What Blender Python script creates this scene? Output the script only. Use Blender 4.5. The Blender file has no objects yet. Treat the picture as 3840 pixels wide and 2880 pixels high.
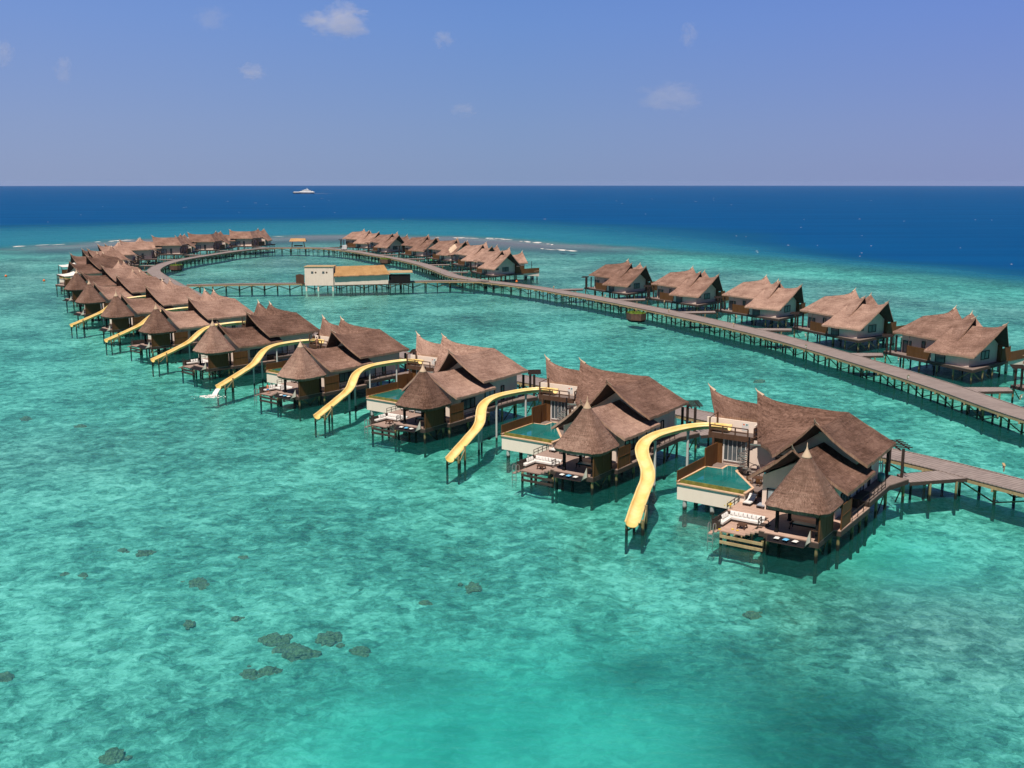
import bpy, bmesh, math, random
from mathutils import Vector, Matrix, noise as mnoise
random.seed(7)
S = bpy.context.scene
COL = S.collection
R = math.radians
sin, cos, pi = math.sin, math.cos, math.pi

# ------------------------------------------------------------------ materials
def new_mat(name):
    m = bpy.data.materials.new(name); m.use_nodes = True
    nt = m.node_tree; nt.nodes.clear()
    out = nt.nodes.new('ShaderNodeOutputMaterial')
    return m, nt, out
def N(nt, t, **kw):
    n = nt.nodes.new(t)
    for k, v in kw.items():
        if k in n.inputs: n.inputs[k].default_value = v
        else: setattr(n, k, v)
    return n
def L(nt, a, b): nt.links.new(a, b)
def ramp(nt, fac, stops, interp='LINEAR'):
    r = nt.nodes.new('ShaderNodeValToRGB'); r.color_ramp.interpolation = interp
    e = r.color_ramp.elements
    while len(e) < len(stops): e.new(0.5)
    for i, (p, c) in enumerate(stops):
        e[i].position = p; e[i].color = (c[0], c[1], c[2], 1)
    if fac is not None: L(nt, fac, r.inputs[0])
    return r
def mixc(nt, fac, a, b, mode='MIX'):
    m = nt.nodes.new('ShaderNodeMix'); m.data_type = 'RGBA'; m.blend_type = mode
    for i, v in ((0, fac), (6, a), (7, b)):
        if hasattr(v, 'is_output'): L(nt, v, m.inputs[i])
        elif i == 0: m.inputs[0].default_value = v
        else: m.inputs[i].default_value = (v[0], v[1], v[2], 1)
    return m.outputs[2]
def math_(nt, op, a, b=None, c=None, clamp=False):
    m = nt.nodes.new('ShaderNodeMath'); m.operation = op; m.use_clamp = clamp
    for i, v in enumerate((a, b, c)):
        if v is None: continue
        if hasattr(v, 'is_output'): L(nt, v, m.inputs[i])
        else: m.inputs[i].default_value = v
    return m.outputs[0]
def noise(nt, vec, scale, detail=4, rough=.55, dist=0.0):
    n = N(nt, 'ShaderNodeTexNoise', Scale=scale, Detail=detail, Roughness=rough, Distortion=dist)
    if vec is not None: L(nt, vec, n.inputs['Vector'])
    return n.outputs[0]
def coords(nt, kind='Object', scale=None):
    if kind == 'World':
        o = nt.nodes.new('ShaderNodeNewGeometry').outputs['Position']
    else:
        o = nt.nodes.new('ShaderNodeTexCoord').outputs[kind]
    if scale:
        mp = N(nt, 'ShaderNodeMapping'); mp.inputs['Scale'].default_value = scale
        L(nt, o, mp.inputs[0]); o = mp.outputs[0]
    return o
def principled(nt, out, col, rough=.8, spec=.3, metallic=0):
    p = N(nt, 'ShaderNodeBsdfPrincipled', Roughness=rough, Metallic=metallic)
    p.inputs['Specular IOR Level'].default_value = spec
    if hasattr(col, 'is_output'): L(nt, col, p.inputs['Base Color'])
    else: p.inputs['Base Color'].default_value = (col[0], col[1], col[2], 1)
    L(nt, p.outputs[0], out.inputs[0])
    return p
def bump(nt, p, h, strength=.3, dist=.05):
    b = N(nt, 'ShaderNodeBump', Strength=strength, Distance=dist)
    L(nt, h, b.inputs['Height']); L(nt, b.outputs[0], p.inputs['Normal'])

def mat_plain(name, col, rough=.7, spec=.3, var=.18, scale=1.5, metallic=0):
    m, nt, out = new_mat(name)
    n = noise(nt, coords(nt), scale, 5)
    c = ramp(nt, n, [(.25, [x*(1-var) for x in col]), (.75, [min(1, x*(1+var)) for x in col])])
    principled(nt, out, c.outputs[0], rough, spec, metallic)
    return m

def mat_thatch(name, dark, mid, light):
    m, nt, out = new_mat(name)
    uv = coords(nt, 'UV')
    def mp(sx, sy):
        k = N(nt, 'ShaderNodeMapping'); k.inputs['Scale'].default_value = (sx, sy, 1); L(nt, uv, k.inputs[0]); return k.outputs[0]
    rnd = nt.nodes.new('ShaderNodeObjectInfo').outputs['Random']
    streak = noise(nt, mp(4.2, 1.6), 1.5, 6, .72, 1.0)        # reed bundles running down the slope
    course = noise(nt, mp(.25, 2.4), 1.3, 5, .6, .8)      # uneven courses along the eave
    patch = noise(nt, mp(.22, .3), 1.0, 4, .6)
    a = math_(nt, 'MULTIPLY_ADD', streak, .66, math_(nt, 'MULTIPLY_ADD', course, .26, math_(nt, 'MULTIPLY', patch, .5)))
    a = math_(nt, 'MULTIPLY_ADD', rnd, .22, math_(nt, 'SUBTRACT', a, .32))
    c = ramp(nt, a, [(.30, dark), (.5, mid), (.72, light)])
    fine = noise(nt, mp(16, 2.5), 2.0, 3, .7)
    c2 = mixc(nt, .45, c.outputs[0], ramp(nt, fine, [(.3, (.35, .33, .32)), (.7, (1, 1, 1))]).outputs[0], 'MULTIPLY')
    p = principled(nt, out, c2, .95, .1)
    bump(nt, p, math_(nt, 'ADD', streak, math_(nt, 'MULTIPLY', course, 1.2)), .8, .16)
    return m
THATCH = mat_thatch('thatch', (.09, .047, .033), (.27, .158, .120), (.57, .37, .29))
THATCH_EDGE = mat_thatch('thatch_cut_edge', (.26, .15, .10), (.46, .28, .20), (.64, .42, .32))
THATCH_NEW = mat_thatch('fresh_thatch', (.38, .21, .09), (.56, .33, .15), (.70, .46, .26))
THATCH_PALE = mat_thatch('thatch_pale', (.55, .38, .25), (.70, .52, .38), (.85, .68, .52))

def mat_planks(name, c1, c2, sx=(1.2, 6.5, 1), rough=.75, kind='Object', gap=None):
    m, nt, out = new_mat(name)
    v = coords(nt, kind, sx)
    n1 = noise(nt, v, 1.0, 5, .6)
    v2 = coords(nt, kind, (.25, .25, .25))
    n2 = noise(nt, v2, 1.0, 4, .6)
    c = ramp(nt, math_(nt, 'ADD', math_(nt, 'MULTIPLY', n1, .65), math_(nt, 'MULTIPLY', n2, .35)), [(.33, c1), (.66, c2)])
    col = c.outputs[0]
    if gap:
        w = N(nt, 'ShaderNodeTexWave', Scale=gap[1], Distortion=.0); w.bands_direction = gap[0]
        L(nt, coords(nt, kind), w.inputs[0])
        g = ramp(nt, w.outputs['Fac'], [(.0, (.45, .42, .42)), (.16, (1, 1, 1))])
        col = mixc(nt, .8, col, g.outputs[0], 'MULTIPLY')
    p = principled(nt, out, col, rough, .25)
    bump(nt, p, n1, .25, .03)
    return m
DECK = mat_planks('deck_wood', (.36, .225, .17), (.62, .44, .35), (6.5, .7, 1), gap=('X', 2.2))
WALK = mat_planks('boardwalk_wood', (.19, .152, .138), (.36, .295, .268), (5.0, .5, 1), kind='UV', gap=('X', .55))
DECK_MID = mat_planks('worn_deck', (.25, .165, .135), (.45, .33, .275), (6.5, .7, 1), gap=('X', 2.2))
DECK_GREY = mat_planks('weathered_deck', (.17, .125, .11), (.31, .24, .21), (6.5, .7, 1), gap=('X', 2.2))
DKWOOD = mat_planks('dark_wood', (.024, .016, .013), (.05, .033, .027), (1, 1, 4))
SCREEN = mat_planks('screen_wood', (.09, .038, .012), (.17, .075, .024), (5, 5, .5))
BROWN = mat_planks('brown_wood', (.075, .036, .022), (.12, .06, .036), (2, 2, .6))
TIMBER = mat_planks('pale_timber', (.34, .235, .12), (.52, .38, .21), (3, 3, .8))
FASCIA = mat_planks('fascia_wood', (.04, .028, .023), (.075, .053, .044), (1, 1, 4))

def mat_pile():
    m, nt, out = new_mat('pile_timber')
    pos = nt.nodes.new('ShaderNodeNewGeometry').outputs['Position']
    sep = nt.nodes.new('ShaderNodeSeparateXYZ'); L(nt, pos, sep.inputs[0])
    n = noise(nt, pos, 1.3, 4)
    h = math_(nt, 'ADD', sep.outputs[2], math_(nt, 'MULTIPLY', math_(nt, 'SUBTRACT', n, .5), 1.1))
    c = ramp(nt, math_(nt, 'MULTIPLY', h, .5), [(.0, (.008, .014, .012)), (.36, (.018, .022, .016)), (.48, (.20, .165, .075)), (1, (.30, .235, .13))])
    principled(nt, out, c.outputs[0], .85, .2)
    return m
PILE = mat_pile()
def mat_pole():
    m, nt, out = new_mat('grey_pole')
    pos = nt.nodes.new('ShaderNodeNewGeometry').outputs['Position']
    sep = nt.nodes.new('ShaderNodeSeparateXYZ'); L(nt, pos, sep.inputs[0])
    n = noise(nt, pos, 1.6, 4)
    h = math_(nt, 'ADD', sep.outputs[2], math_(nt, 'MULTIPLY', math_(nt, 'SUBTRACT', n, .5), .8))
    c = ramp(nt, math_(nt, 'MULTIPLY', h, .5), [(.0, (.01, .016, .014)), (.14, (.03, .03, .025)), (.24, (.46, .45, .44)), (1, (.55, .54, .53))])
    principled(nt, out, c.outputs[0], .6, .3)
    return m
POLE = mat_pole()
def mat_plaster(name, c, stain):
    m, nt, out = new_mat(name)
    v = coords(nt, 'Object')
    n = noise(nt, v, .5, 6, .6); n2 = noise(nt, coords(nt, 'Object', (1.6, 1.6, .25)), 1.2, 5, .6)
    k = math_(nt, 'ADD', math_(nt, 'MULTIPLY', n, .5), math_(nt, 'MULTIPLY', n2, .5))
    cc = ramp(nt, k, [(.32, [x*stain for x in c]), (.55, c), (.8, [min(.9, x*1.06) for x in c])])
    p = principled(nt, out, cc.outputs[0], .85, .2)
    bump(nt, p, noise(nt, v, 14, 3), .12, .01)
    return m
PLASTER = mat_plaster('white_plaster', (.87, .71, .605), .88)
PARAPET = mat_plaster('parapet_plaster', (.92, .77, .66), .94)
COPING = mat_plain('coping_stone', (.66, .43, .28), .8, .2, .15, 2)
TILE = mat_plain('olive_tile', (.17, .17, .035), .35, .5, .55, 1.6)
SLIDEM = None
def mat_slide():
    m, nt, out = new_mat('slide_fibreglass')
    v = coords(nt, 'Object'); n = noise(nt, v, .55, 5, .6); n2 = noise(nt, v, 5, 3)
    c = ramp(nt, n, [(.3, (.74, .50, .15)), (.5, (.80, .59, .24)), (.78, (.86, .72, .40))])
    p = principled(nt, out, c.outputs[0], .38, .4)
    L(nt, ramp(nt, n2, [(.3, (.28,)*3), (.7, (.5,)*3)]).outputs[0], p.inputs['Roughness'])
    return m
SLIDEM = mat_slide()
FABRIC = mat_plain('white_fabric', (.72, .69, .66), .9, .1, .10, 4)
FABRIC_GREY = mat_plain('grey_fabric', (.33, .35, .40), .9, .1, .08, 4)
SAILM = mat_plain('sail_cloth', (.66, .62, .54), .9, .1, .1, 2)
BLUEC = mat_plain('blue_fabric', (.13, .42, .68), .9, .1, .1, 5)
NETM = mat_plain('black_net', (.014, .013, .016), .9, .1, .4, 9)
METAL = mat_plain('brushed_steel', (.55, .50, .46), .35, .5, .1, 3, .8)
BLACK = mat_plain('black_paint', (.016, .014, .015), .85, .08, .2, 3)
TEAL = mat_plain('teal_glaze', (.03, .23, .25), .35, .5, .2, 3)
YELLOW = mat_plain('yellow_plastic', (.80, .52, .02), .5, .4, .12, 6)
GREENP = mat_plain('planter_green', (.13, .20, .025), .9, .1, .5, 3)
LIME = mat_plain('lime_plastic', (.10, .75, .15), .6, .3, .1, 3)
ORANGE = mat_plain('orange_plastic', (.75, .16, .03), .5, .4, .1, 3)
LAMPW = mat_plain('lamp_glass', (.85, .78, .70), .4, .4, .05, 3)
SKIN = mat_plain('skin', (.50, .25, .17), .6, .3, .1, 6)
SKIN_RED = mat_plain('sunburnt_skin', (.62, .20, .10), .6, .3, .18, 4)
HAIR = mat_plain('dark_hair', (.02, .012, .008), .6, .4, .3, 20)
SWIMRED = mat_plain('red_swimwear', (.30, .02, .02), .7, .3, .1, 5)
SWIMBLUE = mat_plain('blue_shorts', (.02, .36, .75), .7, .3, .1, 5)
HULL = mat_plain('navy_hull', (.03, .05, .10), .3, .5, .1, .05)
YWHITE = mat_plain('white_gelcoat', (.84, .84, .84), .3, .5, .03, .1)
CORALM = mat_plain('coral_rock', (.25, .19, .11), .95, .1, .8, 5.0)
RUST = mat_plain('weathered_panel', (.13, .07, .05), .8, .2, .35, 1.0)
def mat_glass(name, c, rough=.08):
    m, nt, out = new_mat(name)
    n = noise(nt, coords(nt, 'Object', (1.6, 1.6, .1)), 1.1, 3)
    cc = ramp(nt, n, [(.35, c), (.65, [x*1.7+.01 for x in c])])
    principled(nt, out, cc.outputs[0], rough, .6)
    return m
GLASS = mat_glass('window_glass', (.07, .085, .095))
GLASS_PALE = mat_glass('curtained_glass', (.26, .29, .31), .15)
def mat_poolwater():
    m, nt, out = new_mat('pool_water')
    v = coords(nt, 'Object'); n = noise(nt, v, .35, 4, .5, .4)
    c = ramp(nt, n, [(.3, (.008, .125, .115)), (.7, (.02, .215, .20))])
    p = principled(nt, out, c.outputs[0], .06, .5)
    bump(nt, p, noise(nt, v, 2.2, 3), .05, .03)
    return m
POOLW = mat_poolwater()

# ------------------------------------------------------------------ mesh builder
class M:
    def __init__(s): s.v = []; s.f = []; s.uv = {}; s.dark = set(); s.edge = set()
    def add(s, verts, faces, uvs=None):
        o = len(s.v); s.v += [tuple(p) for p in verts]
        for f in faces: s.f.append(tuple(i+o for i in f))
        if uvs:
            for i, q in enumerate(uvs): s.uv[o+i] = q
        return s
    def box(s, x0, x1, y0, y1, z0, z1):
        return s.add([(x0,y0,z0),(x1,y0,z0),(x1,y1,z0),(x0,y1,z0),(x0,y0,z1),(x1,y0,z1),(x1,y1,z1),(x0,y1,z1)],
              [(3,2,1,0),(4,5,6,7),(0,1,5,4),(1,2,6,5),(2,3,7,6),(3,0,4,7)])
    def beam(s, a, b, w=.1, h=None):
        a = Vector(a); b = Vector(b); h = h or w; d = (b-a).normalized()
        up = Vector((0,0,1)) if abs(d.z) < .95 else Vector((1,0,0))
        x = d.cross(up).normalized()*w/2; y = x.cross(d).normalized()*h/2
        vs = [a-x-y, a+x-y, a+x+y, a-x+y, b-x-y, b+x-y, b+x+y, b-x+y]
        return s.add(vs, [(3,2,1,0),(4,5,6,7),(0,1,5,4),(1,2,6,5),(2,3,7,6),(3,0,4,7)])
    def tube(s, a, b, r0, r1=None, n=8, cap=True):
        r1 = r0 if r1 is None else r1
        a = Vector(a); b = Vector(b); d = (b-a).normalized()
        up = Vector((0,0,1)) if abs(d.z) < .95 else Vector((1,0,0))
        x = d.cross(up).normalized(); y = d.cross(x).normalized()
        vs = []
        for p, r in ((a, r0), (b, r1)):
            for i in range(n):
                t = 2*pi*i/n; vs.append(p + x*cos(t)*r + y*sin(t)*r)
        fs = [(i, (i+1) % n, n+(i+1) % n, n+i) for i in range(n)]
        if cap: fs += [tuple(range(n-1, -1, -1)), tuple(range(n, 2*n))]
        return s.add(vs, fs)
    def path(s, pts, r, n=6):
        for a, b in zip(pts[:-1], pts[1:]): s.tube(a, b, r, r, n)
        return s
    def prism(s, poly, z0, z1):
        n = len(poly)
        f = lambda z, i: z[i] if isinstance(z, (list, tuple)) else z
        vs = [(p[0], p[1], f(z0, i)) for i, p in enumerate(poly)] + [(p[0], p[1], f(z1, i)) for i, p in enumerate(poly)]
        return s.add(vs, [tuple(range(n-1, -1, -1)), tuple(range(n, 2*n))] + [(i, (i+1) % n, n+(i+1) % n, n+i) for i in range(n)])
    def wall(s, pts, off):            # vertical polygon given by 3d points, extruded by a vector
        n = len(pts); o = Vector(off)
        vs = [Vector(p) for p in pts] + [Vector(p)+o for p in pts]
        return s.add(vs, [tuple(range(n-1, -1, -1)), tuple(range(n, 2*n))] + [(i, (i+1) % n, n+(i+1) % n, n+i) for i in range(n)])
    def lathe(s, prof, n=12, c=(0, 0)):
        vs = []; m = len(prof)
        for r, z in prof:
            for i in range(n):
                t = 2*pi*i/n; vs.append((c[0]+r*cos(t), c[1]+r*sin(t), z))
        fs = [(j*n+i, j*n+(i+1) % n, (j+1)*n+(i+1) % n, (j+1)*n+i) for j in range(m-1) for i in range(n)]
        fs += [tuple(range(n-1, -1, -1)), tuple(range((m-1)*n, m*n))]
        return s.add(vs, fs)
    def slab(s, top, bot, n=22, m=12, sag=.25, th=.36, seed=0.0, lump=.10):
        """thatch slab lofted from a ridge curve to an eave curve; sagging, lumpy and thick"""
        P = []; U = []
        for j in range(m+1):
            q = j/m
            for i in range(n+1):
                t = i/n; a = Vector(top(t)); b = Vector(bot(t)); p = a.lerp(b, q)
                p.z -= sag*sin(pi*q)*(1.15-.3*q)
                k = mnoise.noise(Vector((p.x*.55+seed, p.y*.55, p.z*.55)))*lump + mnoise.noise(Vector((p.x*1.9, p.y*1.9+seed, p.z*1.9)))*lump*.5
                p.z += k
                if j == m:
                    p.z += mnoise.noise(Vector((t*23+seed, 3.1, 0)))*.07
                P.append(p); U.append((t*(Vector(bot(1))-Vector(bot(0))).length + seed, q*(b-a).length))
        W = n+1
        D = []
        for j in range(m+1):
            for i in range(n+1):
                p = P[j*W+i]; D.append(Vector((p.x, p.y, p.z-th*(.75+.25*min(1, j/m*3)))))
        tf = [(j*W+i, (j+1)*W+i, (j+1)*W+i+1, j*W+i+1) for j in range(m) for i in range(n)]
        # orientation: make the top faces look up
        a, b, c = P[tf[0][0]], P[tf[0][1]], P[tf[0][2]]
        flip = (b-a).cross(c-a).z < 0
        fl = lambda f: tuple(reversed(f)) if flip else f
        s.add(P, [fl(f) for f in tf], U)
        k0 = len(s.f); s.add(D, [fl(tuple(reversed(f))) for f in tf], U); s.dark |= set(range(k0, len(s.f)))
        for idx in ([j*W for j in range(m+1)], [j*W+n for j in range(m+1)], list(range(W)), [m*W+i for i in range(W)]):
            vs = [P[i] for i in idx] + [D[i] for i in idx]; uu = [U[i] for i in idx]*2; k = len(idx)
            k0 = len(s.f); s.add(vs, [(i, i+1, k+i+1, k+i) for i in range(k-1)], uu)
            if idx[0] == m*W or idx[-1] != idx[0]+n: s.edge |= set(range(k0, len(s.f)))
        return s
    def build(s, name, mat, parent=None, smooth=False):
        me = bpy.data.meshes.new(name); me.from_pydata(s.v, [], s.f)
        if s.uv:
            ul = me.uv_layers.new(name='UVMap')
            for lp in me.loops:
                ul.data[lp.index].uv = s.uv.get(lp.vertex_index, (0, 0))
        me.materials.append(mat)
        if s.dark:
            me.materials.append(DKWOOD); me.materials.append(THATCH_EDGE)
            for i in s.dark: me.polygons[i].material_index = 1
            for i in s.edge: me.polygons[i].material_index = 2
        if smooth: me.polygons.foreach_set('use_smooth', [True]*len(me.polygons))
        me.update()
        o = bpy.data.objects.new(name, me); COL.objects.link(o)
        if parent: o.parent = parent
        return o

CACHE = {}
def part(key, name, mat, parent, fn, smooth=False):
    """one mesh object under a thing; its mesh is built once per key and shared by the copies"""
    if key in CACHE:
        o = bpy.data.objects.new(name, CACHE[key]); COL.objects.link(o); o.parent = parent
        return o
    m = M(); fn(m); o = m.build(name, mat, parent, smooth); CACHE[key] = o.data
    return o
def thing(name, label, cat, loc=(0, 0, 0), rz=0, group=None):
    o = bpy.data.objects.new(name, None); COL.objects.link(o)
    o.location = loc; o.rotation_euler = (0, 0, rz); o.empty_display_size = .3
    o['label'] = label; o['category'] = cat
    if group: o['group'] = group
    return o
def tag(o, label, cat, group=None, kind=None):
    if kind: o['kind'] = kind
    if label: o['label'] = label; o['category'] = cat
    if group: o['group'] = group
    return o
def curve(pts):
    pts = [Vector(p) for p in pts]
    d = [0]
    for a, b in zip(pts[:-1], pts[1:]): d.append(d[-1]+(b-a).length)
    T = d[-1]; n = len(pts)
    def f(t):
        s_ = t*T
        for i in range(n-1):
            if s_ <= d[i+1]+1e-9 or i == n-2:
                u = (s_-d[i])/max(1e-6, d[i+1]-d[i])
                p0 = pts[max(0, i-1)]; p1 = pts[i]; p2 = pts[i+1]; p3 = pts[min(n-1, i+2)]
                return .5*((2*p1)+(p2-p0)*u+(2*p0-5*p1+4*p2-p3)*u*u+(3*p1-p0-3*p2+p3)*u**3)
    return f
def line(a, b):
    a = Vector(a); b = Vector(b)
    return lambda t: a.lerp(b, t)
def joinc(f, g, k):
    return lambda t: f(t/k) if t < k else g((t-k)/(1-k))
def catmull(pts, step):
    f = curve([(p[0], p[1], p[2] if len(p) > 2 else 0) for p in pts])
    raw = [f(i/400) for i in range(401)]
    out = [raw[0]]; acc = 0
    for a, b in zip(raw[:-1], raw[1:]):
        acc += (b-a).length
        if acc >= step: out.append(b); acc = 0
    if (out[-1]-raw[-1]).length > step*.3: out.append(raw[-1])
    return out

# ------------------------------------------------------------------ camera, sun, sky
F_PX, HOR = 2259.6, 393.2
cam = bpy.data.cameras.new('camera'); co = bpy.data.objects.new('camera', cam); COL.objects.link(co)
cam.sensor_width = 36; cam.lens = 36*F_PX/2212; cam.clip_end = 40000; cam.clip_start = .5
co.location = (0, 0, 38); co.rotation_euler = (pi/2-math.atan((829.5-HOR)/F_PX), 0, 0)
S.camera = co
SUN_EL, SUN_AZ = R(63), R(252)          # azimuth counted from +X
sl = bpy.data.lights.new('sun', 'SUN'); so = bpy.data.objects.new('sun', sl); COL.objects.link(so)
sl.energy = 5.0; sl.angle = R(.6); sl.color = (1, .91, .80)
sd = Vector((cos(SUN_EL)*cos(SUN_AZ), cos(SUN_EL)*sin(SUN_AZ), sin(SUN_EL)))
so.rotation_euler = (-sd).to_track_quat('-Z', 'Y').to_euler()
so.location = (0, -50, 300)
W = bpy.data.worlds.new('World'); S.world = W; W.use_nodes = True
nt = W.node_tree; nt.nodes.clear()
out = nt.nodes.new('ShaderNodeOutputWorld'); 
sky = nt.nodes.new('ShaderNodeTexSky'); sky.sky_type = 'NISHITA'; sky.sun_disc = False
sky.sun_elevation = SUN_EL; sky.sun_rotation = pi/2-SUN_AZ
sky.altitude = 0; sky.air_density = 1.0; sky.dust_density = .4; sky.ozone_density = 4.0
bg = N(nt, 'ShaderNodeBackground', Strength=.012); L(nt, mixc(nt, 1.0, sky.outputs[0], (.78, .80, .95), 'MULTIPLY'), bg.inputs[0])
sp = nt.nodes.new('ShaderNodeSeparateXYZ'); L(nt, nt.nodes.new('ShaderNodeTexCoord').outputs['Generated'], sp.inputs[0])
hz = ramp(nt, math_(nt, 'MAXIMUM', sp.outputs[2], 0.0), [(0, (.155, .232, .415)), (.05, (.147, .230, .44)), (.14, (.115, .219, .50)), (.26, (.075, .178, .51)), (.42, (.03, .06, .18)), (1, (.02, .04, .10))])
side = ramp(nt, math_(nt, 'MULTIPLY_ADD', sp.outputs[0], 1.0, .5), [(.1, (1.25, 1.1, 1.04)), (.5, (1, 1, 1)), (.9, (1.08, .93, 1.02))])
back = ramp(nt, math_(nt, 'MULTIPLY_ADD', sp.outputs[1], .5, .5), [(.4, (.30, .32, .36)), (.68, (1, 1, 1))])  # unseen sky behind the view dimmed, like overhead, to cut fill light
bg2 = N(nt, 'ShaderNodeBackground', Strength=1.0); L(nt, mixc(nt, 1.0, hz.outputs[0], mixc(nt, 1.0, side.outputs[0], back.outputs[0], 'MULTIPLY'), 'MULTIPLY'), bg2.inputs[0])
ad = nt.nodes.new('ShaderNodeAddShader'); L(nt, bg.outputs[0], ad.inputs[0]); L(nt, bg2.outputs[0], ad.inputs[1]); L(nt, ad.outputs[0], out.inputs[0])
S.view_settings.view_transform = 'Standard'; S.view_settings.look = 'None'
S.view_settings.exposure = .12; S.view_settings.gamma = 1
S.render.engine = 'CYCLES'
S.cycles.max_bounces = 6; S.cycles.transparent_max_bounces = 8
S.cycles.diffuse_bounces = 2; S.cycles.glossy_bounces = 2; S.cycles.volume_bounces = 6
S.cycles.caustics_reflective = False; S.cycles.caustics_refractive = False
S.cycles.use_denoising = True

# ------------------------------------------------------------------ sea
def seg_dist(p, pts):
    best = 1e9; side = 0
    for a, b in zip(pts[:-1], pts[1:]):
        ax, ay = a; bx, by = b; dx, dy = bx-ax, by-ay
        t = max(0, min(1, ((p[0]-ax)*dx+(p[1]-ay)*dy)/(dx*dx+dy*dy)))
        qx, qy = ax+t*dx, ay+t*dy; d = math.hypot(p[0]-qx, p[1]-qy)
        if d < best: best = d; side = 1 if dx*(p[1]-ay)-dy*(p[0]-ax) > 0 else -1
    return best*side                    # positive on the left of the walk
REEF = [(-700, 300), (-400, 470), (-291.6, 599.5), (-279, 643.9), (-259.3, 689.7), (-219.8, 730), (-163.5, 745), (-123.4, 764), (-68.3, 755), (-14.5, 718), (30, 660), (75, 600), (112, 545), (150, 470), (180, 410), (205, 350), (240, 270), (300, 150), (420, -100)]
DEEP = [(-1200, 300), (-700, 560), (-401, 826), (-316, 894), (-220, 985), (-136, 1010), (-44, 958), (34, 842), (82, 716), (108, 624), (140, 530), (168, 466), (188, 415), (200, 390), (240, 310), (300, 200), (420, -60)]
def sstep(a, b, x):
    t = max(0, min(1, (x-a)/(b-a))); return t*t*(3-2*t)
def blob(x, y, cx, cy, r): return math.exp(-((x-cx)**2+(y-cy)**2)/(r*r))
def depth_attrs(x, y):
    n = mnoise.noise(Vector((x*.02, y*.02, 0)))*14
    d = seg_dist((x, y), DEEP)+n            # +: beyond, in the open sea
    w = 60+120*sstep(500, 900, y)
    deep = sstep(-w*.35, w, d)
    r = seg_dist((x, y), REEF)+n*.6
    far = sstep(540, 640, y)
    crest = sstep(-120, -15, r)*(1-sstep(0, 14, r))*far*(1-sstep(60, 170, x))
    drop = sstep(-18, 34, r)                  # turquoise drop-off outside the reef
    smooth = min(1, .72*blob(x, y, 3, 72, 15)+.35*blob(x, y, 16, 66, 10)+.55*blob(x, y, -9, 66, 10)+.6*blob(x, y, 40, 106, 9))
    dark = min(1, 1.0*blob(x, y, 22, 68, 9.5)+.7*blob(x, y, 10, 81, 6)+.5*blob(x, y, 29, 76, 7)+.5*blob(x, y, -7, 79, 6)+.5*blob(x, y, 20, 84, 6))
    rub_skygrey = min(1, .8*blob(x, y, 41, 90, 15)+.65*sstep(150, 420, y)+.3*sstep(90, 170, x)+.35*blob(x, y, -70, 150, 40)*1.0)
    rub_skygrey += .35*sstep(200, 500, y)  # distance term: grey of reflected sky put into the colour
    rub_skygrey *= .75+.5*mnoise.noise(Vector((x*.03, y*.03, 4)))
    rub_skygrey *= 1-sstep(-70, -5, r)
    return deep, crest, drop, smooth, dark, max(0, min(1, rub_skygrey))
def polar_sheet(name, z, mat, zfun=None, rmax=11500, attrs=True):
    rs = [2.0]
    while rs[-1] < rmax: rs.append(rs[-1]*1.035+.6 if rs[-1] < 1500 else rs[-1]*1.12)
    rs[-1] = rmax
    an = []
    a = -180.0
    while a < 180-1e-6:
        an.append(a); a += .8 if -40 <= a < 40 else 7.0
    n = len(an); vs = [(0, 0, z)]; fs = []
    for r in rs:
        for a in an:
            x, y = r*sin(R(a)), r*cos(R(a)); vs.append((x, y, z if not zfun else zfun(x, y)))
    for i in range(n): fs.append((0, 1+(i+1) % n, 1+i))
    for j in range(len(rs)-1):
        for i in range(n):
            fs.append((1+j*n+i, 1+j*n+(i+1) % n, 1+(j+1)*n+(i+1) % n, 1+(j+1)*n+i))
    me = bpy.data.meshes.new(name); me.from_pydata(vs, [], [tuple(reversed(f)) for f in fs]); me.materials.append(mat)
    me.polygons.foreach_set('use_smooth', [True]*len(me.polygons))
    if attrs:
        ca = me.color_attributes.new('zone', 'FLOAT_COLOR', 'POINT'); cb = me.color_attributes.new('zone2', 'FLOAT_COLOR', 'POINT')
        for i, v in enumerate(vs):
            d, c, o_, s_, k, rb_ = depth_attrs(v[0], v[1])
            ca.data[i].color = (d, c, o_, 1); cb.data[i].color = (s_, k, rb_, 1)
    me.update()
    o = bpy.data.objects.new(name, me); COL.objects.link(o); o['kind'] = 'structure'
    return o

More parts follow.
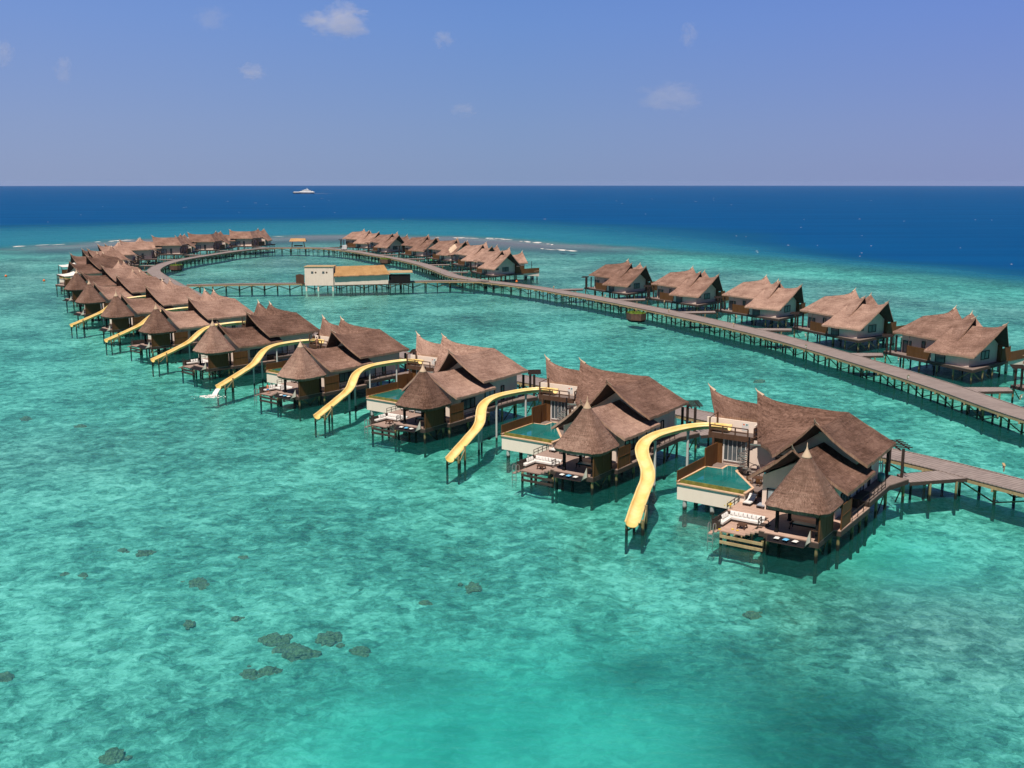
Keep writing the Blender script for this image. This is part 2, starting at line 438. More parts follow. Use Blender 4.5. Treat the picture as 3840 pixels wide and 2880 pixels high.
def zone_nodes(nt):
    a = N(nt, 'ShaderNodeAttribute', attribute_name='zone'); b = N(nt, 'ShaderNodeAttribute', attribute_name='zone2')
    sa = nt.nodes.new('ShaderNodeSeparateColor'); L(nt, a.outputs['Color'], sa.inputs[0])
    sb = nt.nodes.new('ShaderNodeSeparateColor'); L(nt, b.outputs['Color'], sb.inputs[0])
    return sa.outputs[0], sa.outputs[1], sa.outputs[2], sb.outputs[0], sb.outputs[1], sb.outputs[2]
def mat_seabed():
    m, nt, out = new_mat('seabed_sand_and_coral')
    pos = coords(nt, 'World')
    wob = N(nt, 'ShaderNodeTexNoise', Scale=.55, Detail=3.0); L(nt, pos, wob.inputs['Vector'])
    vm = nt.nodes.new('ShaderNodeVectorMath'); vm.operation = 'MULTIPLY_ADD'
    L(nt, wob.outputs['Color'], vm.inputs[0]); vm.inputs[1].default_value = (1.7, 1.7, 0); L(nt, pos, vm.inputs[2])
    w = vm.outputs[0]
    deep, crest, drop, smooth, dark, rub_skygrey = zone_nodes(nt)
    big = noise(nt, pos, .028, 4, .55)
    mid = noise(nt, w, .16, 5, .6)
    sm = noise(nt, w, .62, 6, .70, .6)
    fine = noise(nt, w, 2.0, 4, .72, .8)
    w2n = N(nt, 'ShaderNodeTexNoise', Scale=1.3, Detail=3.0); L(nt, coords(nt, 'World', (.7, 1.5, 1)), w2n.inputs['Vector'])
    vm2 = nt.nodes.new('ShaderNodeVectorMath'); vm2.operation = 'MULTIPLY_ADD'
    L(nt, w2n.outputs['Color'], vm2.inputs[0]); vm2.inputs[1].default_value = (1.1, .8, 0); L(nt, w, vm2.inputs[2])
    vor = N(nt, 'ShaderNodeTexVoronoi', Scale=.62); L(nt, vm2.outputs[0], vor.inputs['Vector'])
    vor2 = N(nt, 'ShaderNodeTexVoronoi', Scale=1.5); L(nt, vm2.outputs[0], vor2.inputs['Vector'])
    sv = nt.nodes.new('ShaderNodeSeparateColor'); L(nt, vor.outputs['Color'], sv.inputs[0])
    sv2 = nt.nodes.new('ShaderNodeSeparateColor'); L(nt, vor2.outputs['Color'], sv2.inputs[0])
    cell = math_(nt, 'ADD', math_(nt, 'MULTIPLY', sv.outputs[0], .6), math_(nt, 'MULTIPLY', sv2.outputs[0], .4))
    k = math_(nt, 'ADD', math_(nt, 'MULTIPLY', sm, .44), math_(nt, 'MULTIPLY', mid, .22))
    k = math_(nt, 'ADD', k, math_(nt, 'MULTIPLY', fine, .29))
    k = math_(nt, 'ADD', k, math_(nt, 'MULTIPLY', math_(nt, 'SUBTRACT', cell, .35), .14))
    k = math_(nt, 'ADD', k, math_(nt, 'MULTIPLY', math_(nt, 'SUBTRACT', big, .5), .36))
    k = math_(nt, 'MULTIPLY_ADD', math_(nt, 'SUBTRACT', k, .5), 1.7, .508)
    reef = ramp(nt, k, [(.20, (.035, .09, .07)), (.38, (.12, .26, .205)), (.52, (.27, .47, .385)), (.66, (.56, .76, .64)), (.84, (.95, 1.0, .90))])
    sand = ramp(nt, math_(nt, 'ADD', math_(nt, 'MULTIPLY', mid, .7), math_(nt, 'MULTIPLY', sm, .3)), [(.35, (.17, .42, .36)), (.65, (.36, .66, .57))])
    c = mixc(nt, smooth, reef.outputs[0], sand.outputs[0])
    dk = ramp(nt, math_(nt, 'ADD', dark, math_(nt, 'MULTIPLY', math_(nt, 'SUBTRACT', math_(nt, 'ADD', math_(nt, 'MULTIPLY', mid, .6), math_(nt, 'MULTIPLY', sm, .4)), .5), 1.9)), [(.25, (1, 1, 1)), (.9, (.20, .36, .34))])
    c = mixc(nt, 1.0, c, dk.outputs[0], 'MULTIPLY')
    # brown-grey rubble fields, plus sky-reflection grey painted in with distance
    c = mixc(nt, rub_skygrey, c, mixc(nt, 1.0, c, (1.25, .60, .63), 'MULTIPLY'))
    crestc = ramp(nt, sm, [(.38, (.17, .145, .15)), (.62, (.30, .27, .27))])
    c = mixc(nt, crest, c, crestc.outputs[0])
    principled(nt, out, c, .95, .0)
    return m
def mat_water():
    m, nt, out = new_mat('sea_water')
    pos = coords(nt, 'World')
    deep, crest, drop, smooth, dark, rub_skygrey = zone_nodes(nt)
    big = noise(nt, pos, .006, 4, .55)
    streak = noise(nt, coords(nt, 'World', (.004, .022, 1)), 1.0, 5, .6)
    dn = math_(nt, 'ADD', deep, math_(nt, 'MULTIPLY', math_(nt, 'SUBTRACT', streak, .5), math_(nt, 'MULTIPLY', math_(nt, 'MULTIPLY', deep, math_(nt, 'SUBTRACT', 1.0, deep)), 1.6)), clamp=True)
    body_sh = mixc(nt, drop, mixc(nt, math_(nt, 'MULTIPLY', rub_skygrey, .8), (.013, .235, .20), (.075, .19, .185)), (.001, .165, .235))
    body = mixc(nt, dn, body_sh, ramp(nt, streak, [(.3, (.0004, .054, .178)), (.7, (.0008, .074, .218))]).outputs[0])
    body = mixc(nt, crest, body, (.175, .165, .175))
    dif = N(nt, 'ShaderNodeBsdfDiffuse'); L(nt, body, dif.inputs[0])
    tr = nt.nodes.new('ShaderNodeBsdfTransparent')
    L(nt, mixc(nt, smooth, (.51, .93, .92), (.30, .93, .89)), tr.inputs[0])
    f = math_(nt, 'MAXIMUM', math_(nt, 'MULTIPLY_ADD', drop, .64, .16), dn)
    f = math_(nt, 'MAXIMUM', f, math_(nt, 'MULTIPLY', crest, .7), clamp=True)
    mx = nt.nodes.new('ShaderNodeMixShader'); L(nt, f, mx.inputs[0]); L(nt, tr.outputs[0], mx.inputs[1]); L(nt, dif.outputs[0], mx.inputs[2])
    gl = N(nt, 'ShaderNodeBsdfGlossy', Roughness=.14); gl.inputs[0].default_value = (.9, .95, 1, 1)
    h = math_(nt, 'ADD', noise(nt, coords(nt, 'World', (.8, 1.5, 1)), .8, 5, .6, .6), math_(nt, 'MULTIPLY', noise(nt, pos, .22, 3), 1.4))
    b = N(nt, 'ShaderNodeBump', Strength=.55, Distance=.30); L(nt, h, b.inputs['Height'])
    L(nt, b.outputs[0], gl.inputs['Normal'])
    fr = N(nt, 'ShaderNodeFresnel', IOR=1.33); L(nt, b.outputs[0], fr.inputs['Normal'])
    fac = math_(nt, 'MULTIPLY', math_(nt, 'MINIMUM', math_(nt, 'MULTIPLY', fr.outputs[0], .75), .18), math_(nt, 'SUBTRACT', 1.0, math_(nt, 'MULTIPLY', deep, .85)))
    mx2 = nt.nodes.new('ShaderNodeMixShader'); L(nt, fac, mx2.inputs[0]); L(nt, mx.outputs[0], mx2.inputs[1]); L(nt, gl.outputs[0], mx2.inputs[2])
    L(nt, mx2.outputs[0], out.inputs[0])
    return m
def bed_z(x, y):
    z = -2.1+.35*mnoise.noise(Vector((x*.12, y*.12, 0)))+.3*mnoise.noise(Vector((x*.4, y*.4, 5)))
    return z-9*sstep(25, 240, seg_dist((x, y), REEF))
polar_sheet('seabed', -2.1, mat_seabed(), bed_z, 6000)
polar_sheet('sea', 0, mat_water())

# ------------------------------------------------------------------ villas
ZF, ZR = 2.3, 2.95
def rail(m, pts, h=.95, n=2, step=1.6, w=.07):
    for a, b in zip(pts[:-1], pts[1:]):
        a = Vector(a); b = Vector(b); k = max(1, round((b-a).length/step))
        for i in range(k+1):
            p = a.lerp(b, i/k); m.beam(p, p+Vector((0, 0, h)), w)
        for j in range(n):
            z = h*(1-j/n)
            m.beam(a+Vector((0, 0, z)), b+Vector((0, 0, z)), w*1.05, w*.8)
def horn_cap(m, tip, back, l=1.0, r=.2):
    tip = Vector(tip); d = (Vector(back)-tip).normalized()
    m.tube(tip-d*.35+Vector((0, 0, .22)), tip, .035, .09, 7); m.tube(tip, tip+d*l-Vector((0, 0, .08)), .09, r, 7)
FH = (11.88, 4.8, 11.9); JN = (23.8, 4.5, 10.8); L1 = (25, 16.6, 11.9); L2 = (26.58, 23.76, 11.5); LH = (5.37, 4.95, 10.25)
r2 = curve([FH, (13.2, 4.75, 11.15), (15.5, 4.7, 10.8), (19.5, 4.6, 10.72), JN])
r1 = curve([JN, (24.1, 8.5, 10.74), (24.5, 12.5, 10.85), (24.8, 15.2, 11.3), L1])
rl = curve([(24.9, 12.6, 10.25), (25.3, 16.5, 10.2), (25.8, 20, 10.35), (26.25, 22.3, 10.8), L2])
rb = curve([LH, (6.4, 4.9, 9.45), (8.4, 4.85, 8.95), (11.5, 4.85, 8.85), (17.5, 4.85, 8.85)])
def main_roof(kind):
    def fn(m):
        m.slab(r2, line((13.6, -.75, 7.35), (26.3, -.55, 7.3)), 26, 12, .22, seed=1)
        m.slab(joinc(r2, r1, .5), curve([(14.6, 10.5, 6.65), (17.2, 12.0, 6.75), (19.5, 14.2, 6.65)]), 30, 14, .25, seed=7)
        m.slab(r1, line((26.3, -.55, 7.3), (29.4, 15.4, 7.1)), 20, 12, .12, seed=15)
        m.slab(rl, line((32.3, 10.4, 5.25), (32.0, 20.6, 5.15)), 22, 14, .15, seed=23)
        if kind == 'A': m.slab(rl, line((23.62, 12.6, 8.55), (23.62, 21.6, 8.4)), 18, 6, .03, seed=31)
        else: m.slab(rl, line((19.4, 13.0, 6.4), (19.1, 20.7, 6.1)), 20, 12, .15, seed=31)
    return fn
def pyramid(m):
    cx, cy, n, rows = 2.85, 2.6, 56, 16
    prof = []
    for j in range(rows+1):
        q = j/rows
        rad = .16+3.12*(q**.97); z = 10.75-5.4*(q**.98)
        prof.append((rad+.22*max(0, q-.8)*1.2, z))
    P = []; U = []
    for j, (rd, z) in enumerate(prof):
        q = j/rows; e = 2+3.2*min(1, q*1.25)
        for i in range(n):
            t = 2*pi*i/n; c, s_ = cos(t), sin(t)
            k = (abs(c)**e+abs(s_)**e)**(-1/e)
            x, y = cx+rd*k*c*1.02, cy+rd*k*s_*1.04
            zz = z+mnoise.noise(Vector((x*.8, y*.8, z)))*.06
            if j == rows: zz += mnoise.noise(Vector((i*.9, 0, 0)))*.1
            P.append((x, y, zz)); U.append((i/n*20, q*5.8))
    m.add(P, [(j*n+i, (j+1)*n+i, (j+1)*n+(i+1) % n, j*n+(i+1) % n) for j in range(rows) for i in range(n)], U)
    I = [(cx+(p[0]-cx)*.93, cy+(p[1]-cy)*.93, p[2]-.42) for p in P]
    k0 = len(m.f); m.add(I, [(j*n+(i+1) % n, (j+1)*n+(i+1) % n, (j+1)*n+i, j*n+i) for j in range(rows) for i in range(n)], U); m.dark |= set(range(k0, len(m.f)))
    k = rows*n
    m.add([P[k+i] for i in range(n)]+[I[k+i] for i in range(n)], [(i, n+i, n+(i+1) % n, (i+1) % n) for i in range(n)], [U[k+i] for i in range(n)]*2)
FRONT = [(0, 0), (4.8, -.06), (4.9, -.75), (14.8, -.95), (14.8, 6), (11.5, 6), (11.5, 11.3), (9.4, 12.0), (4.85, 11.9), (4.85, 7.0), (1.7, 7.0), (1.7, 6.4), (.4, 6.4), (.4, 5.7), (0, 5.7)]
REAR = [(14.8, -.95), (22.6, -1.0), (26.6, -2.2), (33.4, 21.4), (20.5, 20.4), (16.8, 19.6), (16.8, 16), (11.5, 11.3), (11.5, 6), (14.8, 6)]
POOL = [(8.9, 19.8), (8.7, 11.35), (11.15, 11.35), (16.8, 15.7), (18.7, 15.7), (18.7, 17.6), (16.8, 17.6), (16.7, 19.6)]
POOL_IN = [(9.46, 19.62), (9.3, 11.5), (11.1, 11.5), (16.75, 15.86), (18.55, 15.86), (18.55, 17.45), (16.65, 17.45), (16.55, 19.45)]
PILES_F = [(.25, .25), (.25, 5.4), (4.5, .2), (4.5, 5.6), (5.2, -.45), (9.6, -.6), (12.2, -.65), (9, 11.6), (5.0, 11.6), (5.0, 7.4), (9.5, 5.6)]
PILES_R = [(15, -.6), (18.6, -.65), (22.4, -.7), (26.5, -1.7), (27.6, 3.2), (28.9, 7.6), (30.2, 12.2), (31.4, 16.4), (32.8, 20.9), (28.6, 20.8), (24.4, 20.5), (20.6, 20.0), (24, 8), (20, 12), (16, 4.5)]
PILES_P = [(9.2, 18.9), (9.15, 15.4), (9.2, 12), (12.4, 18.9), (15.8, 18.9)]
def fascia(m, poly, z, skip=()):
    n = len(poly)
    for i in range(n):
        if i in skip: continue
        a, b = poly[i], poly[(i+1) % n]
        m.beam((a[0], a[1], z-.36), (b[0], b[1], z-.36), .09, .52)
def frame_window(root, key, o, du, w, h, frame=BLACK, pane=GLASS, nrm=(0, -1, 0), mull=1, name='window'):
    """window or glazed door: a frame with mullions and a recessed pane; o = bottom corner, du = unit vector along"""
    o = Vector(o); du = Vector(du); nn = Vector(nrm)
    def fr(m):
        for a, b in ((o, o+du*w), (o+Vector((0, 0, h)), o+du*w+Vector((0, 0, h)))):
            m.beam(a-du*.05+nn*.04, b+du*.05+nn*.04, .14, .12)
        for i in range(mull+2):
            p = o+du*w*i/(mull+1); m.beam(p+nn*.04, p+nn*.04+Vector((0, 0, h)), .12 if i in (0, mull+1) else .06, .14)
    f = part(key+'f', name, frame, root, fr)
    part(key+'p', 'pane', pane, f, lambda m: m.wall([o+nn*.03, o+du*w+nn*.03, o+du*w+nn*.03+Vector((0, 0, h)), o+nn*.03+Vector((0, 0, h))], -nn*.05))
def build_villa(label, x, y, ang, pavilion, platform, lounge, group):
    t = thing('water_villa', label, 'villa', (x, y, 0), ang, group)
    first = lounge and 'largest' in label; deckm = DECK if first else DECK_MID
    p = lambda key, name, mat, fn, smooth=False, parent=None: part(key+('' if mat not in (DECK_MID, FASCIA) else mat.name), name, mat, parent or t, fn, smooth)
    # thatch
    k = 'A' if platform else 'B'
    mr = p('mainroof'+k, 'main_roof', THATCH, main_roof(k), True)
    for hk, tip, back in (('h1', FH, r2(.12)), ('h2', L1, r1(.88)), ('h3', L2, rl(.88))):
        p(hk, 'ridge_horn', THATCH_PALE, lambda m: horn_cap(m, tip, back), False, mr)
    br = p('bedroof', 'bedroom_roof', THATCH, lambda m: (m.slab(rb, line((6.55, -.8, 5.95), (16.6, -.9, 6.0)), 22, 12, .2, seed=41), m.slab(rb, line((6.9, 10.4, 5.95), (16.6, 10.4, 6.0)), 22, 12, .2, seed=47)), True)
    p('bedcap', 'ridge_horn', THATCH_PALE, lambda m: horn_cap(m, LH, rb(.1), .8, .16), False, br)
    # floors
    p('deckF', 'front_deck', deckm, lambda m: m.prism(FRONT, ZF-.12, ZF))
    p('deckR', 'rear_deck', DECK_GREY, lambda m: m.prism(REAR, ZR-.12, ZR))
    p('fascia', 'deck_fascia', FASCIA, lambda m: (fascia(m, FRONT, ZF, (4, 5, 6)), fascia(m, REAR, ZR, (6,))))
    for i, (a, b) in enumerate(PILES_F+PILES_R):
        zt = ZF-.3 if i < len(PILES_F) else ZR-.3
        p('pile%d' % i, 'pile', PILE, lambda m: m.tube((a, b, -2.6), (a, b, zt), .19, .17, 8))
    for bi, (a, b) in enumerate((((.3, .3, 2), (2.8, .3, .2)), ((4.5, .3, 2.), (2.4, .3, .3)), ((26.5, -1.7, 2.4), (25, -1.2, .3)), ((32.6, 20.6, 2.4), (31.7, 17.2, .2)), ((28.6, 20.7, 2.4), (25.2, 20.5, .2)), ((32.4, 20.8, 2.4), (29.2, 20.8, .3)), ((22.3, -.7, 2.4), (19.2, -.65, .2)))):
        p('brace%d' % bi, 'brace', PILE, lambda m: m.beam(a, b, .12))
    # walls
    def bw(m):
        m.box(7.75, 15.6, .95, 1.1, ZF, 6.15); m.box(7.75, 15.4, 8.75, 8.9, ZF, 6.2)
        m.wall([(7.6, .95, ZF), (7.6, 8.9, ZF), (7.6, 8.9, 6.2), (7.6, 4.85, 8.35), (7.6, .95, 6.15)], (.15, 0, 0))
    p('bedwall', 'bedroom_wall', PLASTER, bw)
    def mw(m):
        m.box(15.75, 25.0, 1.0, 1.15, ZR-.6, 7.55)
        m.wall([(15.6, 1.0, ZF), (15.6, 9.3, ZF), (15.6, 9.3, 7.05), (15.6, 4.7, 10.3), (15.6, 1.0, 7.7)], (.15, 0, 0))
        m.box(15.75, 20.4, 9.15, 9.3, ZF, 6.6)
        m.wall([(20.4, 9.3, ZR), (20.4, 14.5, ZR), (20.4, 14.5, 6.5), (20.4, 9.3, 6.5)], (.15, 0, 0))
        m.wall([(20.6, 14.5, ZR), (27, 14.5, ZR), (27, 14.5, 8.0), (24.7, 14.5, 10.2), (20.6, 14.5, 6.9)], (0, -.15, 0))
        m.wall([(25.15, 1.0, ZR), (25.75, 9.9, ZR), (25.75, 9.9, 7.4), (25.15, 1.0, 7.2)], (-.15, 0, 0))
    p('mainwall', 'main_wall', PLASTER, mw)
    def lw(m):
        if platform: m.wall([(31.4, 19.4, ZR-.1), (21, 19.4, ZR-.1), (21, 19.4, 6.3), (23.7, 19.4, 6.3), (23.7, 19.4, 8.0), (25.75, 19.4, 9.75), (31.4, 19.4, 5.4)], (0, -.15, 0))
        else: m.wall([(31.4, 19.4, ZR-.1), (21, 19.4, ZR-.1), (21, 19.4, 6.6), (25.75, 19.4, 9.75), (31.4, 19.4, 5.4)], (0, -.15, 0))
        m.wall([(30.3, 10.8, ZR-.1), (31.4, 19.25, ZR-.1), (31.4, 19.25, 5.3), (30.3, 10.8, 5.9)], (-.15, 0, 0))
        m.wall([(25.9, 9.9, ZR), (30.3, 10.8, ZR), (30.3, 10.8, 6.0), (25.9, 9.9, 7.3)], (0, .15, 0))
        m.box(21, 21.15, 14.6, 19.25, ZR, 6.4)
    p('wingwall'+k, 'bathroom_wall', PLASTER, lw)
    p('plinth', 'plinth', FASCIA, lambda m: m.wall([(31.5, 19.5, ZR-.3), (20.9, 19.5, ZR-.3), (20.9, 19.5, ZR+.02), (31.5, 19.5, ZR+.02)], (0, -.4, 0)))
    # glazing
    frame_window(t, 'w1', (10.0, .95, ZF+.9), (1, 0, 0), 3.4, 1.5, mull=2)
    frame_window(t, 'w2', (16.2, 1.0, ZR+.1), (1, 0, 0), 2.6, 2.2, pane=GLASS_PALE, mull=1, name='glass_door')
    frame_window(t, 'w3', (20.6, 1.0, ZR+.1), (1, 0, 0), .8, 2.3, mull=0)
    frame_window(t, 'w4', (7.6, 5.6, ZF+.1), (0, 1, 0), 2.7, 2.3, pane=GLASS_PALE, nrm=(-1, 0, 0), mull=1, name='glass_door')
    frame_window(t, 'w5', (24.2, 19.4, ZR+1.05), (1, 0, 0), 2.9, 1.6, nrm=(0, 1, 0), mull=1)
    frame_window(t, 'w6', (29.1, 19.4, ZR+1.75), (1, 0, 0), 1.1, .5, nrm=(0, 1, 0), mull=0)
    frame_window(t, 'w7', (25.45, 5.8, ZR+1.6), (.067, .998, 0), .8, 1.3, nrm=(1, 0, 0), mull=0)
    frame_window(t, 'w8', (25.17, 1.4, ZR+.05), (.067, .998, 0), 1.9, 2.5, nrm=(1, 0, 0), mull=1, name='entrance_door')
    frame_window(t, 'w9', (30.45, 11.9, ZR), (.129, .992, 0), 2.2, 2.1, nrm=(1, 0, 0), mull=0, name='louvre_door')
    frame_window(t, 'w10', (20.4, 9.7, ZR+.1), (0, 1, 0), 2.4, 2.2, nrm=(-1, 0, 0), mull=1, name='glass_door')
    # rear screen, struts and pergola
    p('rscreen', 'wood_screen', SCREEN, lambda m: m.wall([(28.3, 4.2, ZR), (30.1, 10.5, ZR), (30.1, 10.5, ZR+2.15), (28.3, 4.2, ZR+2.15)], (-.1, 0, 0)))
    for si, (a, b) in enumerate((((28.2, 4.4, ZR+2), (26.6, 3.6, 6.7)), ((29.6, 9, ZR+2), (27.8, 8.2, 6.8)))):
        p('strut%d' % si, 'eave_strut', DKWOOD, lambda m: m.beam(a, b, .1))
    def perg(m):
        for a, b in ((26.9, -1.3), (28.7, .7), (25.9, .2)): m.beam((a, b, ZR), (a, b, 6.5), .3)
        for i in range(6):
            cx, cy = 26.9+.62*i, -1.35+.42*i
            m.beam((cx-.75, cy+.8, 6.66), (cx+.75, cy-.8, 6.66), .1, .12)
        m.beam((25.9, -1.2, 6.55), (30.0, 1.6, 6.55), .1, .16); m.beam((26.9, -2.0, 6.55), (30.6, .5, 6.55), .1, .16)
    p('pergola', 'pergola', DKWOOD, perg)
    p('railR', 'railing', DKWOOD, lambda m: rail(m, [(15.0, -.85, ZR), (21.2, -.9, ZR)], 1.0, 2, 1.55))
    p('railR2', 'railing', DKWOOD, lambda m: rail(m, [(8.6, -.8, ZF), (14.7, -.85, ZF)], .95, 1, 2.0))
    p('bench', 'built_in_bench', DKWOOD, lambda m: (m.box(13.6, 17.3, -.2, .8, ZR+.3, ZR+.42), m.box(13.7, 17.2, .1, .7, ZF, ZR+.3)))
    # pool
    pool = p('pool', 'swimming_pool', PARAPET, lambda m: m.prism(POOL, [1.15]*2+[2.0]*6, [3.05]*2+[3.3]*6))
    def cop(m):
        n = len(POOL)
        for i in range(n):
            a = POOL[i]; b = POOL[(i+1) % n]; z = 3.36
            if i == 0: z = 3.1
            m.beam((a[0], a[1], z), (b[0], b[1], z), .34, .13)
    p('coping', 'coping', COPING, cop, False, pool)
    p('rim', 'overflow_rim', TILE, lambda m: (m.prism([(9.12, 11.5), (9.30, 11.5), (9.46, 19.62), (9.28, 19.62)], 2.95, 3.52), m.beam((9.8, 19.35, 3.45), (16.4, 19.35, 3.45), .1, .16)), False, pool)
    p('pwater', 'pool_water', POOLW, lambda m: m.add([(q[0], q[1], 3.44) for q in POOL_IN], [tuple(range(len(POOL_IN)-1, -1, -1))]), False, pool)
    for i, (a, b) in enumerate(PILES_P):
        p('ppile%d' % i, 'pile', POLE, lambda m: m.tube((a, b, -2.6), (a, b, 1.9), .26, .26, 10))
    p('fence', 'wood_fence', SCREEN, lambda m: (m.box(8.9, 16.6, 19.8, 19.9, 2.7, 4.6), m.box(16.7, 18.9, 19.7, 19.8, 2.7, 5.75), m.box(16.6, 16.7, 19.66, 19.84, 2.7, 5.78), m.box(19.0, 21.0, 19.9, 20.0, ZR, 5.6), m.box(20.8, 20.95, 19.3, 20.3, ZR, 6.3)))
    if pavilion:
        pr = p('pavroof', 'pavilion_roof', THATCH, pyramid, True)
        p('pavcap', 'roof_finial', THATCH_PALE, lambda m: m.lathe([(.02, 11.75), (.05, 11.35), (.12, 11.05), (.26, 10.75), (.50, 10.3), (.54, 10.2), (.3, 10.15)][::-1], 14, (2.85, 2.6)), True, pr)
        for i, (a, b) in enumerate(((.9, 4.7), (5.3, 4.9), (.35, .3), (5.0, .35))):
            p('ppost%d' % i, 'pavilion_post', BLACK, lambda m: (m.beam((a, b, ZF), (a, b, 5.4), .3), m.beam((a, b, ZF), (a, b, ZF+.16), .4)))
        p('pbeam', 'eave_beam', BLACK, lambda m: (m.beam((.2, -.1, 5.3), (.2, 5.4, 5.3), .2, .3), m.beam((5.5, -.1, 5.3), (5.5, 5.4, 5.3), .2, .3), m.beam((0, -.1, 5.34), (5.6, -.1, 5.34), .2, .3), m.beam((0, 5.3, 5.34), (5.6, 5.3, 5.34), .2, .3)))
        p('pscreen1', 'wood_screen', SCREEN, lambda m: (m.box(.05, 4.4, -.03, .06, ZF, 5.25), m.beam((2.3, .0, ZF), (2.3, .0, 5.25), .11), m.beam((.08, 0, ZF), (.08, 0, 5.25), .14), m.beam((4.38, 0, ZF), (4.38, 0, 5.25), .14)))
        p('pscreen2', 'wood_screen', SCREEN, lambda m: (m.box(5.15, 8.3, -.72, -.63, ZF, 5.0), m.beam((5.15, -.68, ZF), (5.15, -.68, 5.05), .14), m.beam((8.3, -.68, ZF), (8.3, -.68, 5.05), .14), m.beam((5.15, -.7, 3.8), (8.3, -.7, 3.8), .12, .07)))
    else:
        p('spost', 'sail_post', BLACK, lambda m: m.tube((.6, 5.2, ZF), (.6, 5.2, 6.0), .12, .1, 8))
        p('spost2', 'sail_post', BLACK, lambda m: m.tube((.6, .4, ZF), (.6, .4, 5.5), .12, .1, 8))
        def sail(m):
            n = 10; A = [Vector(q) for q in ((.6, .4, 5.4), (.6, 5.2, 5.9), (6.9, 5.4, 6.6), (6.9, .2, 6.0))]
            P = []
            for j in range(n+1):
                for i in range(n+1):
                    u, v = i/n, j/n; q = A[0].lerp(A[3], u).lerp(A[1].lerp(A[2], u), v)
                    e = 1-.22*(sin(pi*u)); q.y = 2.8+(q.y-2.8)*e; q.z -= .75*sin(pi*u)*(.35+.65*sin(pi*v))
                    P.append(q)
            w = n+1; fs = [(j*w+i, j*w+i+1, (j+1)*w+i+1, (j+1)*w+i) for j in range(n) for i in range(n)]
            m.add(P, fs); m.add([q-Vector((0, 0, .03)) for q in P], [tuple(reversed(f)) for f in fs])
        p('sail', 'shade_sail', FABRIC, sail, True)
        p('sscreen', 'wood_screen', SCREEN, lambda m: (m.box(.6, 4.4, -.03, .06, ZF, 4.4), m.box(5.15, 8.3, -.72, -.63, ZF, 4.9)))
    if platform:
        def pl(m):
            m.box(20.6, 23.4, 15.3, 21.0, 6.5, 6.72)
        pf = p('plat', 'slide_platform', WALK, pl)
        p('platf', 'platform_edge', BROWN, lambda m: (m.box(20.48, 20.6, 15.2, 21.1, 6.2, 6.88), m.box(20.6, 22, 15.2, 15.3, 6.35, 6.78), m.box(20.6, 23.2, 21.0, 21.1, 6.2, 7.1), m.beam((20.55, 20.4, ZR), (20.55, 20.4, 6.4), .28), m.beam((20.55, 15.7, ZR), (20.55, 15.7, 6.4), .22)), False, pf)
        p('platr', 'platform_railing', BROWN, lambda m: (rail(m, [(20.6, 20.9, 6.72), (20.6, 15.9, 6.72)], 1.1, 2, 1.75, .14), rail(m, [(21.4, 15.4, 6.72), (22.6, 15.4, 6.72)], 1.1, 2, 1.2, .14), m.beam((23.0, 21.0, 6.72), (23.0, 21.0, 9.0), .18), m.beam((20.6, 21.0, 6.72), (20.6, 21.0, 8.75), .15), m.beam((20.6, 21.0, 8.7), (23.0, 21.0, 8.95), .08)), False, pf)
        p('parapet', 'parapet', PARAPET, lambda m: (m.box(23.4, 23.6, 15.5, 22.6, 6.4, 8.12), m.box(21.9, 23.4, 15.45, 15.6, 6.4, 8.12)), False, pf)
        nb_ = p('sign', 'notice_board', FABRIC, lambda m: m.box(23.37, 23.397, 16.9, 17.8, 6.9, 7.9), False, pf)
        p('sign1', 'notice_mark', ORANGE, lambda m: m.box(23.355, 23.368, 17.45, 17.65, 7.62, 7.8), False, nb_)
        p('sign2', 'notice_mark', TEAL, lambda m: m.box(23.355, 23.368, 17.05, 17.25, 7.62, 7.8), False, nb_)
        frame_window(t, 'gd', (20.95, 16.2, ZR+.45), (0, 1, 0), 2.9, 2.8, frame=FABRIC, pane=GLASS, nrm=(-1, 0, 0), mull=4, name='glass_door')
        st = p('stair', 'spiral_staircase', BLACK, lambda m: m.tube((17.8, 14.6, ZR), (17.8, 14.6, 7.6), .1, .1, 10))
        for i in range(16):
            def tread(m, i=i):
                a = R(262-i*21); b = a-R(25); z = ZR+.3+i*.226; c = (17.8, 14.6)
                m.prism([(c[0]+.08*cos(a), c[1]+.08*sin(a)), (c[0]+1.4*cos(b), c[1]+1.4*sin(b)), (c[0]+1.4*cos(a), c[1]+1.4*sin(a))][::-1], z, z+.11)
            p('tread%d' % i, 'tread', METAL, tread, False, st)
        p('handrail', 'handrail', BLACK, lambda m: m.path([(17.8+1.38*cos(R(262-i*21)), 14.6+1.38*sin(R(262-i*21)), ZR+1.25+i*.226) for i in range(17)], .035, 5), False, st)
    if lounge:
        def lf(m):
            m.prism([(.3, 7.9), (4.85, 7.9), (4.85, 11.0), (.3, 11.0)], 1.33, 1.45)
            for i in range(3): m.box(.45, 1.75, 7.4-.5*i, 7.9-.5*i, 1.48+.22*i, 1.66+.22*i)
            m.box(.1, 1.0, 11.0, 11.45, 1.2, 1.3); m.box(-.1, .9, 11.45, 11.9, 1.0, 1.1)
        lg = p('lounge', 'sunken_lounge', deckm, lf)
        p('lwall', 'lounge_wall', FASCIA, lambda m: (m.box(.95, 4.85, 11.75, 11.9, 1.2, ZF+.02), m.box(.9, .98, 10.95, 11.9, 1.2, ZF-.05), m.box(1.72, 2.6, 5.9, 7.02, 1.4, ZF+.02), m.box(4.75, 4.85, 7.0, 11.8, 1.2, ZF-.13)), False, lg)
